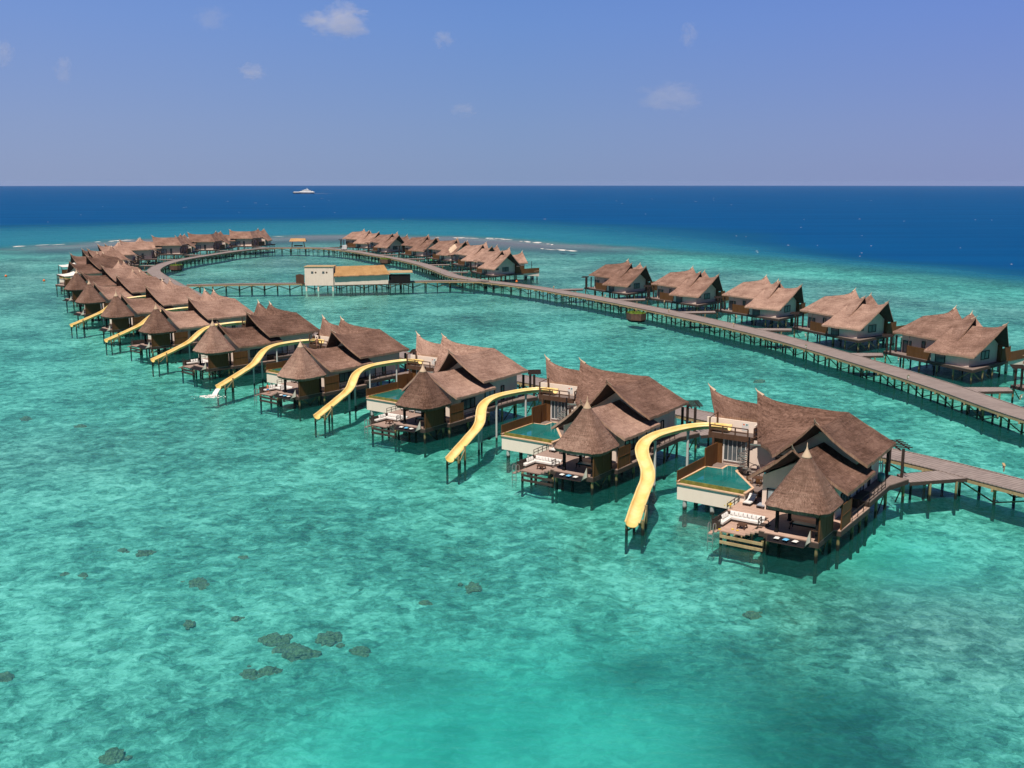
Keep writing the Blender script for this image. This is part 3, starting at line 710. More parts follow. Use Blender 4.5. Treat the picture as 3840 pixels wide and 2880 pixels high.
        for ri, rp in enumerate(([(4.9, 11.85, ZF), (9.3, 11.95, ZF)], [(1.7, 5.9, ZF), (1.7, 7.0, ZF), (2.6, 7.0, ZF)], [(.95, 10.95, 1.95), (.95, 11.9, 1.95)])):
            p('lrail%d' % ri, 'railing', DKWOOD, lambda m: rail(m, rp, .75, 2, 1.1), False, lg)
        def beams(m):
            m.beam((-.15, 10.5, 1.02), (-.15, 5.75, 1.02), .12, .3); m.beam((-.15, 10.5, .38), (-.15, 5.75, .38), .12, .3)
            for v in (8.2, 9.0, 9.8, 10.6): m.beam((.1, v, 1.28), (4.6, v, 1.28), .12, .14)
        p('lbeam', 'landing_beams', TIMBER if first else FASCIA, beams, False, lg)
        for i, (a, b) in enumerate(((0.05, 10.45), (0.05, 5.85), (2.4, 10.6), (2.6, 8.0))):
            p('lpile%d' % i, 'pile', PILE, lambda m: m.tube((a, b, -2.6), (a, b, 1.3), .17, .16, 8), False, lg)
    return t

A_POSE = [(30.88, 100.47, 55.8), (9.97, 124.15, 55.9), (-12.8, 149.9, 55.0), (-36.01, 173.49, 51.5), (-59.09, 200.63, 45.7), (-79.4, 227.99, 45.3), (-98.26, 255.01, 46.5), (-117.26, 286.05, 46.8), (-135.33, 321.54, 45.8)]
ORD = ['nearest', 'second nearest', 'third nearest', 'fourth nearest', 'fifth nearest', 'sixth nearest', 'seventh nearest']
A_LAB = ['largest, nearest thatched villa with a cone roofed pavilion beside a yellow slide',
 'thatched pool villa with slide, second from the front of the slide row',
 'thatched pool villa with slide, third from the front of the slide row',
 'thatched slide villa with a shirtless man standing on its front lounge',
 'thatched slide villa just left of the villa with the shirtless man',
 'thatched slide villa two behind the villa with the shirtless man',
 'farthest of the villas that still have a yellow slide',
 'cone roofed villa directly behind the farthest yellow slide, without a slide of its own',
 'farthest villa with a cone roofed pavilion, next to the white shade sails']
VILLAS = []
def loc(pose, q):
    a = R(pose[2]); return (pose[0]+q[0]*cos(a)-q[1]*sin(a), pose[1]+q[0]*sin(a)+q[1]*cos(a), q[2] if len(q) > 2 else 0)
for i, ps in enumerate(A_POSE):
    v = build_villa(A_LAB[i], ps[0], ps[1], R(ps[2]), True, i < 7, i < 6, 'villas along the left arm'); VILLAS.append((v, ps))
C_POSE = [(-157.59, 367.43, 50.6), (-176, 408.9, 37.6), (-183.5, 438.8, 37.8), (-187.8, 474.8, 35.8), (-189.6, 517.2, 14.3), (-182.7, 552.0, 8.4), (-170.8, 588.6, 358.3)]
C_LAB = ['thatched villa with a white shade sail, first behind the last cone roof', 'thatched villa with a white shade sail at the far left edge of the villa ring',
 'half hidden thatched villa between the shade sails and the bend of the boardwalk', 'thatched villa at the left bend of the boardwalk ring, gable pointing at the surf',
 'thatched villa on the ring behind the round green planter', 'thatched villa second left of the open water gap at the far side of the ring', 'last thatched villa left of the orange roofed hut on the ring']
for i, ps in enumerate(C_POSE):
    v = build_villa(C_LAB[i], ps[0], ps[1], R(ps[2]), False, False, False, 'villas along the boardwalk ring'); VILLAS.append((v, ps))
B_POSE = [(110.2, 195.2, 217.5), (101, 232.9, 217.5), (91.8, 270.6, 217.3), (77.0, 309.7, 226.5), (61.5, 341.3, 226.3), (44.8, 372.4, 225.4)]
B_LAB = ['thatched villa cut off by the right edge of the picture', 'nearest fully visible thatched villa on the right boardwalk, white gable wall facing right', 'second nearest fully visible thatched villa on the right boardwalk',
 'middle thatched villa of the five along the right boardwalk', 'thatched villa on the right boardwalk facing the rusty square planter', 'leftmost thatched villa of the right row, black pergola standing free beside it']
for i, ps in enumerate(B_POSE):
    v = build_villa(B_LAB[i], ps[0], ps[1], R(ps[2]), False, False, False, 'villas along the right boardwalk'); VILLAS.append((v, ps))
T_POSE = [(5.3, 437.6, 218.8), (-6.3, 478.7, 224.8), (-21.7, 516.2, 228.9), (-38.4, 546.6, 230.7), (-56.0, 573.6, 225.6), (-83.0, 609.9, 245.5)]
T_LAB = ['nearest thatched villa of the far cluster, brown fence at its right', 'thatched villa overlapped by the nearest one of the far cluster', 'thatched villa with a patch of pale new thatch on its roof slope',
 'thatched villa left of the one with the patched roof in the far cluster', 'thatched villa with the big gable window, second from left in the far cluster', 'leftmost thatched villa of the far cluster behind the white buggy']
for i, ps in enumerate(T_POSE):
    v = build_villa(T_LAB[i], ps[0], ps[1], R(ps[2]), False, False, False, 'villas of the far cluster on the ring'); VILLAS.append((v, ps))
    if i == 2:
        def patch(m):
            for (cx, cy, rx, ry) in ((28.5, 17.6, 1.5, 2.3), (27.3, 16.6, 1.0, 1.5), (29.8, 18.4, 1.0, 1.3)):
                n = 18; P = [(cx, cy, 0)]+[(cx+rx*cos(2*pi*k/n)*(1+.2*sin(k*2.3)), cy+ry*sin(2*pi*k/n)*(1+.18*sin(k*1.7)), 0) for k in range(n)]
                zf = lambda x, y: 10.32-(x-25.5)*.79+.12
                m.add([(a, b, zf(a, b)+(.25 if k == 0 else 0)) for k, (a, b, c) in enumerate(P)], [(0, 1+k, 1+(k+1) % n) for k in range(n)], [(a, b) for a, b, c in P])
        M_ = M(); patch(M_); o = M_.build('roof_patch', THATCH_PALE, v, True)

# ------------------------------------------------------------------ slides
SL = [(22.1, 18.9, 7.12), (22.1, 20.6, 7.08), (21.7, 22.3, 7.0), (20.2, 23.9, 6.85), (18.2, 25.1, 6.65), (15.9, 26.05, 6.4), (13.9, 26.45, 6.0), (12.2, 26.2, 5.45), (10.8, 25.4, 4.9), (9.4, 24.3, 4.4), (7.9, 23.2, 3.88), (6.0, 22.3, 3.35), (4.1, 21.75, 2.87), (2.3, 21.2, 2.4), (.3, 20.6, 1.93), (-1.6, 19.95, 1.5), (-3.1, 19.45, 1.2)]
def chute(m):
    pts = catmull(SL, .45); n = 14; rows = []
    for i, p in enumerate(pts):
        a = pts[max(0, i-1)]; b = pts[min(len(pts)-1, i+1)]; d = (b-a).normalized()
        x = d.cross(Vector((0, 0, 1))).normalized(); up = x.cross(d).normalized()
        bank = 0
        row = []
        wd = .68; dp = .62
        prof = [(-wd-.13, dp-.07), (-wd-.10, dp+.02), (-wd, dp+.03)] + [(-wd*cos(pi*k/n), dp-dp*sin(pi*k/n)**.8*1.0) for k in range(1, n)] + [(wd, dp+.03), (wd+.10, dp+.02), (wd+.13, dp-.07)]
        for px, pz in prof: row.append(p+x*px+up*(pz-.12))
        rows.append(row)
    w = len(rows[0]); P = [q for r_ in rows for q in r_]
    m.add(P, [(j*w+i, j*w+i+1, (j+1)*w+i+1, (j+1)*w+i) for j in range(len(rows)-1) for i in range(w-1)])
    # outer skin
    Q = []
    for r_ in rows:
        c = (r_[0]+r_[-1])*.5; c.z -= .1
        for q in r_: v = (q-c); Q.append(c+v*1.07-Vector((0, 0, .05)))
    m.add(Q, [((j+1)*w+i, (j+1)*w+i+1, j*w+i+1, j*w+i) for j in range(len(rows)-1) for i in range(w-1)])
    e = len(rows)-1
    m.add([P[e*w+i] for i in range(w)]+[Q[e*w+i] for i in range(w)], [(i, i+1, w+i+1, w+i) for i in range(w-1)])
    m.add([P[i] for i in range(w)]+[Q[i] for i in range(w)], [(w+i, w+i+1, i+1, i) for i in range(w-1)])
SL_LAB = ['nearest and largest yellow water slide, right of all the others', 'second nearest yellow water slide, ending between the two nearest villas', 'third nearest yellow water slide, the next one right of the splashing slide',
 'yellow water slide pouring a white splash into the lagoon', 'fifth nearest yellow slide, ending just left of the cone roof beyond the splash', 'second smallest yellow water slide, its end between two cone roofs', 'smallest and farthest yellow water slide, leftmost in the photo']
for i in range(7):
    ps = A_POSE[i]
    t = thing('water_slide', SL_LAB[i], 'water slide', (ps[0], ps[1], 0), R(ps[2]), 'yellow slides of the pool villas')
    if i:
        k_ = .9; da = R(ps[2]-5.5); st_ = (22.0, 20.4); w_ = loc(ps, st_)
        t.scale = (k_, k_, 1); t.rotation_euler = (0, 0, da)
        t.location = (w_[0]-k_*(st_[0]*cos(da)-st_[1]*sin(da)), w_[1]-k_*(st_[0]*sin(da)+st_[1]*cos(da)), 0)
    part('chute', 'chute', SLIDEM, t, chute, True)
    for k, (a, b, z) in enumerate(((20.3, 23.8, 6.75), (15.2, 25.9, 6.2), (11.3, 25.8, 4.95), (7.4, 22.95, 3.6))):
        part('spole%d' % k, 'support_pole', POLE, t, lambda m: (m.tube((a, b, -2.6), (a, b, z-.12), .17, .17, 10), m.tube((a, b, z-.45), (a, b, z-.1), .21, .21, 10)))
    for k, (a, b, z) in enumerate(((-2.9, 20.2, 1.1), (-2.0, 18.7, 1.75), (.3, 19.5, 2.7), (1.2, 21.4, 1.9))):
        part('tpost%d' % k, 'timber_post', PILE, t, lambda m: m.tube((a, b, -2.6), (a, b, z), .17, .17, 8))
    part('sbrace', 'cross_brace', PILE, t, lambda m: (m.beam((-2.0, 18.7, 1.5), (-2.9, 20.2, .5), .14), m.beam((.3, 19.5, 2.2), (-2.0, 18.7, .7), .14), m.beam((-2.0, 18.75, 1.15), (-1.7, 20.9, 1.15), .14, .2)))

# splash under the fourth... slide that runs water
def splash():
    ps = A_POSE[3]; q = 0
    m = M()
    P = []
    a0 = Vector(loc(ps, (-.45, 21.65, 1.1)))
    d = Vector(loc(ps, (-2.7, 21.1, 0)))-Vector(loc(ps, (-.45, 21.65, 0))); d.normalize()
    rows = 9; w = 7; x = d.cross(Vector((0, 0, 1)))
    for j in range(rows):
        u = j/(rows-1)
        for i in range(w):
            s_ = (i/(w-1)-.5)
            P.append(a0+d*(1.5*u)+Vector((0, 0, -1.15*u*u))+x*s_*(.9+.3*u)+Vector((0, 0, .1*random.random())))
    m.add(P, [(j*w+i, j*w+i+1, (j+1)*w+i+1, (j+1)*w+i) for j in range(rows-1) for i in range(w-1)])
    c = a0+d*2.4
    for k in range(150):
        r_ = abs(random.gauss(0, 1.0)); t_ = random.uniform(0, 2*pi); s_ = random.uniform(.05, .28)*(1.2-min(1, r_*.35))
        p = Vector((c.x+cos(t_)*r_*1.5, c.y+sin(t_)*r_*.9, .02+random.random()*.35*math.exp(-r_)))
        n = 6; V = [p+Vector((cos(2*pi*i/n)*s_*random.uniform(.7, 1.5), sin(2*pi*i/n)*s_, 0)) for i in range(n)]
        m.add(V+[p+Vector((0, 0, s_*.6))], [(i, (i+1) % n, n) for i in range(n)])
    o = m.build('water_splash', FABRIC)
    tag(o, 'white splash of water at the foot of the running yellow slide', 'splash', kind='stuff')
splash()

# ------------------------------------------------------------------ deck furniture
def lounger(label, wpos, rz, fab):
    t = thing('sun_lounger', label, 'sun lounger', wpos, rz, 'sun loungers on the villa decks')
    part('lgf', 'frame', DKWOOD, t, lambda m: (m.beam((0, -.42, .22), (2.0, -.42, .22), .07, .12), m.beam((0, .42, .22), (2.0, .42, .22), .07, .12), m.beam((0, -.42, .25), (0, .42, .25), .07, .1), m.beam((2, -.42, .25), (2, .42, .25), .07, .1)))
    for k, (a, b) in enumerate(((.05, -.4), (.05, .4), (1.95, -.4), (1.95, .4))):
        part('lgl%d' % k, 'leg', DKWOOD, t, lambda m: m.beam((a, b, 0), (a, b, .25), .08))
    def mat(m):
        pr = [(0, .30), (.7, .30), (1.15, .31), (1.35, .38), (1.6, .55), (1.85, .74), (2.02, .84)]
        P = []
        for a, z in pr:
            for y_, dz in ((-.44, 0), (-.40, .12), (.40, .12), (.44, 0)): P.append((a, y_, z+dz))
        w = 4; m.add(P, [(j*w+i, (j+1)*w+i, (j+1)*w+i+1, j*w+i+1) for j in range(len(pr)-1) for i in range(3)]+[(j*w+3, (j+1)*w+3, (j+1)*w, j*w) for j in range(len(pr)-1)]+[(0, 1, 2, 3), ((len(pr)-1)*w+3, (len(pr)-1)*w+2, (len(pr)-1)*w+1, (len(pr)-1)*w)])
    part('lgm'+fab.name, 'mattress', fab, t, mat)
    part('lgp'+fab.name, 'headrest', fab, t, lambda m: m.tube((1.9, -.38, .90), (1.9, .38, .90), .08, .08, 8))
VN = ['at the nearest villa', 'at the second nearest villa', 'at the third nearest villa', 'at the villa with the shirtless man', 'at the villa left of the splash']
def cushion(m, c, sx, sy, h, tilt=0, rz=0):
    n = 6; Mx = Matrix.Translation(c) @ Matrix.Rotation(rz, 4, 'Z') @ Matrix.Rotation(tilt, 4, 'Y')
    P = []; Q = []
    for j in range(n+1):
        for i in range(n+1):
            u, v = i/n*2-1, j/n*2-1; z = h*.5*((1-u**4)*(1-v**4))**.6
            pinch = 1-.1*(1-abs(u*v))
            P.append(Mx @ Vector((u*sx/2*pinch, v*sy/2*pinch, z))); Q.append(Mx @ Vector((u*sx/2*pinch, v*sy/2*pinch, -z)))
    w = n+1; fs = [(j*w+i, j*w+i+1, (j+1)*w+i+1, (j+1)*w+i) for j in range(n) for i in range(n)]
    m.add(P, fs); m.add(Q, [tuple(reversed(f)) for f in fs])
for i in range(5):
    ps = A_POSE[i]; a = R(ps[2])
    lounger('white sun lounger in full sun beside the pool ' + VN[i], loc(ps, (7.5, 10.65, ZF)), a, FABRIC)
    lounger('sun lounger half under the cone roof ' + VN[i], loc(ps, (7.4, 9.0, ZF)), a, FABRIC_GREY if i == 0 else FABRIC)
    # L-shaped sofa
    t = thing('corner_sofa', 'white L shaped outdoor sofa with loose cushions ' + VN[i], 'sofa', loc(ps, (0, 0, 0)), a, 'corner sofas in the sunken lounges')
    part('sofab', 'base', FASCIA, t, lambda m: (m.box(3.9, 4.74, 7.35, 11.6, 1.45, 1.72), m.box(1.6, 3.9, 10.9, 11.6, 1.45, 1.72)))
    part('sofas', 'seat', FABRIC, t, lambda m: (m.box(3.86, 4.74, 7.35, 11.6, 1.72, 1.93), m.box(1.6, 3.86, 10.88, 11.6, 1.72, 1.93)))
    nb = 8
    for k in range(nb):
        part('sofac%d' % k, 'back_cushion', FABRIC, t, lambda m: cushion(m, Vector((4.58, 7.6+k*.5, 2.2)), .56, .5, .26, R(-72), random.uniform(-.12, .12)), True)
    for k in range(3):
        part('sofad%d' % k, 'side_cushion', FABRIC, t, lambda m: cushion(m, Vector((3.9-k*.55, 11.45, 2.18)), .56, .5, .24, R(-70), R(90)+random.uniform(-.12, .12)), True)
    # catamaran net, its cushions and wind sail
    t = thing('hammock_net', 'black lounging net slung off the pavilion front ' + VN[i], 'net', loc(ps, (0, 0, 0)), a, 'lounging nets over the water')
    def net(m):
        n = 8; A = [Vector(q) for q in ((-.1, 1.1, ZF-.12), (-1.15, 1.15, ZF-.45), (-1.15, 5.0, ZF-.45), (-.1, 5.3, ZF-.12))]
        P = [A[0].lerp(A[3], j/n).lerp(A[1].lerp(A[2], j/n), i_/3)-Vector((0, 0, .15*sin(pi*j/n)*sin(pi*i_/3))) for j in range(n+1) for i_ in range(4)]
        fs = [(j*4+i_, j*4+i_+1, (j+1)*4+i_+1, (j+1)*4+i_) for j in range(n) for i_ in range(3)]
        m.add(P, fs); m.add([q-Vector((0, 0, .03)) for q in P], [tuple(reversed(f)) for f in fs])
    part('net', 'netting', NETM, t, net)
    part('netr', 'spar', DKWOOD, t, lambda m: (m.tube((-1.18, 1.1, ZF-.44), (-1.18, 5.05, ZF-.44), .05, .05, 6), m.tube((-.1, 5.3, ZF-.14), (-1.2, 5.02, ZF-.44), .05, .05, 6)))
    if i < 4:
        for k, (v, mt, cl) in enumerate(((4.15, FABRIC, 'white'), (3.2, BLUEC, 'light blue'), (2.2, FABRIC, 'white'))):
            o = part('ncush'+mt.name, 'cushion', mt, None, lambda m: cushion(m, Vector((0, 0, 0)), .62, .56, .2), True)
            o.location = loc(ps, (-.5, v, ZF-.14)); o.rotation_euler = (0, 0, a+random.uniform(-.4, .4))
            tag(o, ('blue cushion in the middle of the black net %s' if k == 1 else 'white cushion left of the blue cushion %s' if k == 0 else 'white cushion right of the blue cushion %s') % VN[i], 'cushion', 'cushions on the lounging nets')
for i in range(9):
    ps = A_POSE[i]; a = R(ps[2])
    lab = 'pale triangular wind sail at the pavilion corner ' + (VN[i] if i < 5 else 'of the %s cone roofed villa' % ['fourth farthest', 'third farthest', 'second farthest', 'farthest'][i-5])
    def tri(m):
        n = 8; A, B, C = Vector((-.1, .85, ZF+1.15)), Vector((-1.25, 1.0, ZF-.42)), Vector((-.05, .8, ZF-.1))
        P = []; idx = {}
        for j in range(n+1):
            for k in range(n+1-j):
                u, v = j/n, k/n; w = 1-u-v
                p_ = A*w+B*u+C*v; p_ = p_+(C-(A+B)*.5)*(.9*w*u)+Vector((0, .12*sin(pi*u), 0))
                idx[j, k] = len(P); P.append(p_)
        fs = []
        for j in range(n):
            for k in range(n-j):
                fs.append((idx[j, k], idx[j+1, k], idx[j, k+1]))
                if k+j < n-1: fs.append((idx[j+1, k], idx[j+1, k+1], idx[j, k+1]))
        m.add(P, fs); m.add([q+Vector((0, .025, 0)) for q in P], [tuple(reversed(f)) for f in fs])
    t = thing('wind_sail', lab, 'sail', loc(ps, (0, 0, 0)), a, 'small wind sails at the pavilions')
    part('tri', 'canvas', SAILM, t, tri)
    part('trip', 'sail_post', BROWN, t, lambda m: (m.beam((-.05, .78, ZF), (-.05, .78, ZF+1.2), .07), m.beam((-.05, .78, ZF+1.17), (-.05, .12, ZF+1.17), .07)))
    if i >= 5:
        t = thing('hammock_net', 'small black net hung off the front ' + lab.split('corner ')[1], 'net', loc(ps, (0, 0, 0)), a, 'lounging nets over the water')
        part('net', 'netting', NETM, t, None); part('netr', 'spar', DKWOOD, t, None)
for i in range(4):
    ps = A_POSE[i]; a = R(ps[2])
    t = thing('swim_ladder', 'tubular steel swim ladder with two hoops ' + VN[i], 'ladder', loc(ps, (0, 0, 0)), a, 'swim ladders of the sunken lounges')
    part('lad', 'rails', METAL, t, lambda m: [m.path([(-.25, v, -.9), (-.2, v, 1.9), (-.12, v, 2.15), (.15, v, 2.2), (.42, v, 2.1), (.5, v, 1.85), (.5, v, 1.1)], .05, 7) for v in (11.25, 11.85)])
    part('ladr', 'rungs', METAL, t, lambda m: [m.tube((-.23, 11.25, z), (-.23, 11.85, z), .035, .035, 6) for z in (-.6, -.2, .2, .6, 1.0)])
for i in range(3):
    ps = A_POSE[i]; a = R(ps[2])
    t = thing('low_table', 'small dark wooden stool table in the sunken lounge ' + VN[i], 'table', loc(ps, (2.3, 9.0, 1.45)), a, 'lounge tables')
    part('tab', 'tabletop', BROWN, t, lambda m: m.box(-.45, .45, -.45, .45, .42, .52))
    for k, (u, v) in enumerate(((-1, -1), (-1, 1), (1, -1), (1, 1))):
        part('tabl%d' % k, 'leg', BROWN, t, lambda m: m.beam((u*.42, v*.42, 0), (u*.33, v*.33, .42), .11))
    t = thing('daybed', 'dark daybed under the cone roof ' + VN[i], 'daybed', loc(ps, (2.9, 2.4, ZF)), a, 'pavilion daybeds')
    part('dbf', 'frame', BLACK, t, lambda m: m.box(-.5, .5, -1.5, 1.5, .55, .68))
    for k, (u, v) in enumerate(((-.45, -1.45), (-.45, 1.45), (.45, -1.45), (.45, 1.45))):
        part('dbl%d' % k, 'leg', BLACK, t, lambda m: m.beam((u, v*1.03, 0), (u, v*.95, .6), .1))
    part('dbm', 'cushion', TEAL, t, lambda m: m.box(-.4, .4, -1.2, 1.2, .68, .76))
ps = A_POSE[0]; a = R(ps[2])
t = thing('dining_table', 'dark dining table tucked beside the spiral stairs of the nearest villa', 'table', loc(ps, (14.6, 12.0, ZR)), a)
part('dt', 'tabletop', BROWN, t, lambda m: m.box(-.6, .6, -.6, .6, .70, .78))
for k, (u, v) in enumerate(((-1, -1), (-1, 1), (1, -1), (1, 1))):
    part('dtl%d' % k, 'leg', BROWN, t, lambda m: m.beam((u*.52, v*.52, 0), (u*.52, v*.52, .72), .09))
for k, (u, v, rz, lb) in enumerate(((13.6, 11.6, 0, 'brown wooden dining chair on the pool side of the dining table'), (13.9, 12.9, -.9, 'brown wooden dining chair between dining table and pool coping'))):
    t = thing('dining_chair', lb, 'chair', loc(ps, (u, v, ZR)), a+rz, 'chairs at the dining table')
    part('dcs', 'seat', SCREEN, t, lambda m: m.box(-.25, .25, -.25, .25, .42, .48))
    part('dcb', 'backrest', SCREEN, t, lambda m: (m.box(-.27, -.22, -.25, .25, .55, .95),))
    for j, (p_, q_) in enumerate(((-1, -1), (-1, 1), (1, -1), (1, 1))):
        part('dcl%d' % j, 'leg', SCREEN, t, lambda m: m.beam((p_*.22, q_*.22, 0), (p_*.22, q_*.22, .43 if p_ > 0 else .9), .06))
for i in range(3):
    ps = A_POSE[i]; a = R(ps[2])
    t = thing('vase', 'teal floor vase with tall pale sticks ' + VN[i], 'vase', loc(ps, (23.6, .25, ZR)), a, 'floor vases at the entrances')
    part('vb', 'vase_body', TEAL, t, lambda m: m.lathe([(.28, 0), (.40, .15), (.45, .5), (.42, .95), (.3, 1.1)], 14), True)
    part('vs', 'sticks', FABRIC, t, lambda m: [m.tube((.1*cos(k*1.3), .1*sin(k*1.3), .9), (.3*cos(k*1.3), .3*sin(k*1.3), 2.6+.15*(k % 3)), .035, .03, 5) for k in range(6)])
ps = A_POSE[0]; a = R(ps[2])
t = thing('towel_rack', 'dark towel rack with hanging teal towel near the spiral stairs', 'towel rack', loc(ps, (16.9, 12.0, ZR)), a)
part('trk', 'rack_frame', DKWOOD, t, lambda m: (m.beam((0, -.8, 0), (0, -.8, 1.7), .06), m.beam((0, .8, 0), (0, .8, 1.7), .06), m.beam((0, -.8, 1.68), (0, .8, 1.68), .06), m.beam((0, -.8, .8), (0, .8, .8), .06)))
part('trt', 'towel', TEAL, t, lambda m: m.box(-.05, .05, -.5, .2, .2, .82))
m_ = M()
for k in range(26):
    p = Vector((random.gauss(0, .12), random.gauss(0, .22), random.gauss(0, .16))); m_.tube(p, p+Vector((random.uniform(-.1, .1), random.uniform(-.14, .14), random.uniform(-.14, .1))), .05, .04, 5)
o = m_.build('swim_gear', YELLOW); o.location = loc(ps, (5.6, 11.85, ZF+.5)); o.rotation_euler = (0, 0, a)
tag(o, 'bundle of bright yellow swim gear hung on the dark deck railing', 'swim gear')
for k, (u, v, lb) in enumerate(((.55, 10.85, 'yellow flipper lying on the landing step next to the swim ladder'), (1.35, 9.7, 'left yellow snorkel mask on the lounge floor before the low table'), (1.25, 9.1, 'right yellow snorkel mask on the lounge floor before the low table'))):
    m_ = M(); cushion(m_, Vector((0, 0, .05)), .30, .22, .1); o = m_.build('snorkel_mask' if k else 'flipper', YELLOW, None, True); o.location = loc(ps, (u, v, 1.46)); o.rotation_euler = (0, 0, random.random()*3)
    tag(o, lb, 'swim gear')

# ------------------------------------------------------------------ people
def skinned(pts, edges, radii, mat, name, parent=None, sub=2):
    me = bpy.data.meshes.new(name+'_skeleton'); me.from_pydata(pts, edges, [])
    o = bpy.data.objects.new(name, me); COL.objects.link(o)
    sk = o.modifiers.new('skin', 'SKIN'); ss = o.modifiers.new('sub', 'SUBSURF'); ss.levels = sub; ss.render_levels = sub
    for i, r_ in enumerate(radii):
        d = me.skin_vertices[0].data[i]; d.radius = (r_, r_) if not isinstance(r_, tuple) else r_
        d.use_root = (i == 0)
    dg = bpy.context.evaluated_depsgraph_get(); me2 = bpy.data.meshes.new_from_object(o.evaluated_get(dg)); me2.name = name
    me2.materials.clear(); me2.materials.append(mat); me2.polygons.foreach_set('use_smooth', [True]*len(me2.polygons))
    bpy.data.objects.remove(o)
    o = bpy.data.objects.new(name, me2); COL.objects.link(o)
    if parent: o.parent = parent
    return o
def person(label, wpos, rz, skin, top=None, shorts=None, bend=.0, reach=.3):
    t = thing('person', label, 'person', wpos, rz)
    b = bend
    pts = [(0, 0, .95), (.02+b*.3, 0, 1.15), (.03+b*.75, 0, 1.38), (.05+b, 0, 1.50), (.07+b*1.1, 0, 1.58), (.10+b*1.25, 0, 1.68), (.09+b*1.3, 0, 1.77),
           (.03+b*.85, .17, 1.42), (.03+b*.85, -.17, 1.42), (.06+b*.8, .24, 1.15), (.06+b*.8, -.24, 1.15), (.2+b*.8, .23, .93), (.2+b+reach*.3, -.2, .95),
           (.01, .10, .88), (.01, -.10, .88), (.08, .12, .50), (-.02, -.12, .50), (-.02, .13, .08), (-.1, -.13, .08), (.12, .14, .03), (.05, -.14, .03)]
    ed = [(0, 1), (1, 2), (2, 3), (3, 4), (4, 5), (5, 6), (2, 7), (2, 8), (7, 9), (8, 10), (9, 11), (10, 12), (0, 13), (0, 14), (13, 15), (14, 16), (15, 17), (16, 18), (17, 19), (18, 20)]
    rd = [(.13, .15), (.11, .14), (.12, .17), .07, .055, .105, .08, .065, .065, .05, .05, .035, .035, .10, .10, .065, .065, .042, .042, .035, .035]
    skinned(pts, ed, rd, skin, 'body', t)
    for sgn, w in ((1, 11), (-1, 12)):
        p = Vector(pts[w])
        hand = M()
        hand.tube(p, p+Vector((.05, 0, -.08)), .04, .042, 6)
        for f in range(4): hand.tube(p+Vector((.02+.018*f, .008*f, -.07)), p+Vector((.07+.02*f, .01*f, -.15-.01*(f % 3))), .011, .008, 5)
        hand.tube(p+Vector((.03, -sgn*.03, -.03)), p+Vector((.09, -sgn*.05, -.08)), .012, .009, 5)
        hand.build('hand', skin, t, True)
    hp = Vector(pts[6])
    hm = M(); hm.lathe([(.02, hp.z+.085), (.075, hp.z+.06), (.108, hp.z), (.112, hp.z-.06), (.10, hp.z-.11)][::-1], 12, (hp.x-.025, 0)); hm.build('hair', HAIR, t, True)
    if shorts:
        skinned([(0, 0, 1.0), (0, 0, .9), (.01, .11, .86), (.01, -.11, .86), (.06, .125, .58), (0, -.125, .58)], [(0, 1), (1, 2), (1, 3), (2, 4), (3, 5)], [(.135, .16), (.14, .165), .115, .115, .105, .105], shorts, 'shorts', t)
    if top:
        skinned([(.02+b*.2, 0, 1.08), (.03+b*.6, 0, 1.3), (.03+b*.8, 0, 1.42)], [(0, 1), (1, 2)], [(.125, .155), (.135, .18), (.1, .15)], top, 'swim_top', t)
        skinned([(0, 0, 1.0), (0, 0, .9), (.01, .1, .84), (.01, -.1, .84)], [(0, 1), (1, 2), (1, 3)], [(.135, .155), (.14, .16), .115, .115], top, 'swim_bottom', t)
person('shirtless sunburnt person in blue shorts stepping through the sunken lounge', loc(A_POSE[3], (1.0, 9.6, 1.45)), R(A_POSE[3][2]+60), SKIN_RED, None, SWIMBLUE, .10, .5)
person('person in dark red swimwear standing by the railing of the slide platform', loc(A_POSE[3], (20.2, 18.3, 6.72)), R(A_POSE[3][2]+100), SKIN, SWIMRED, None, .03)

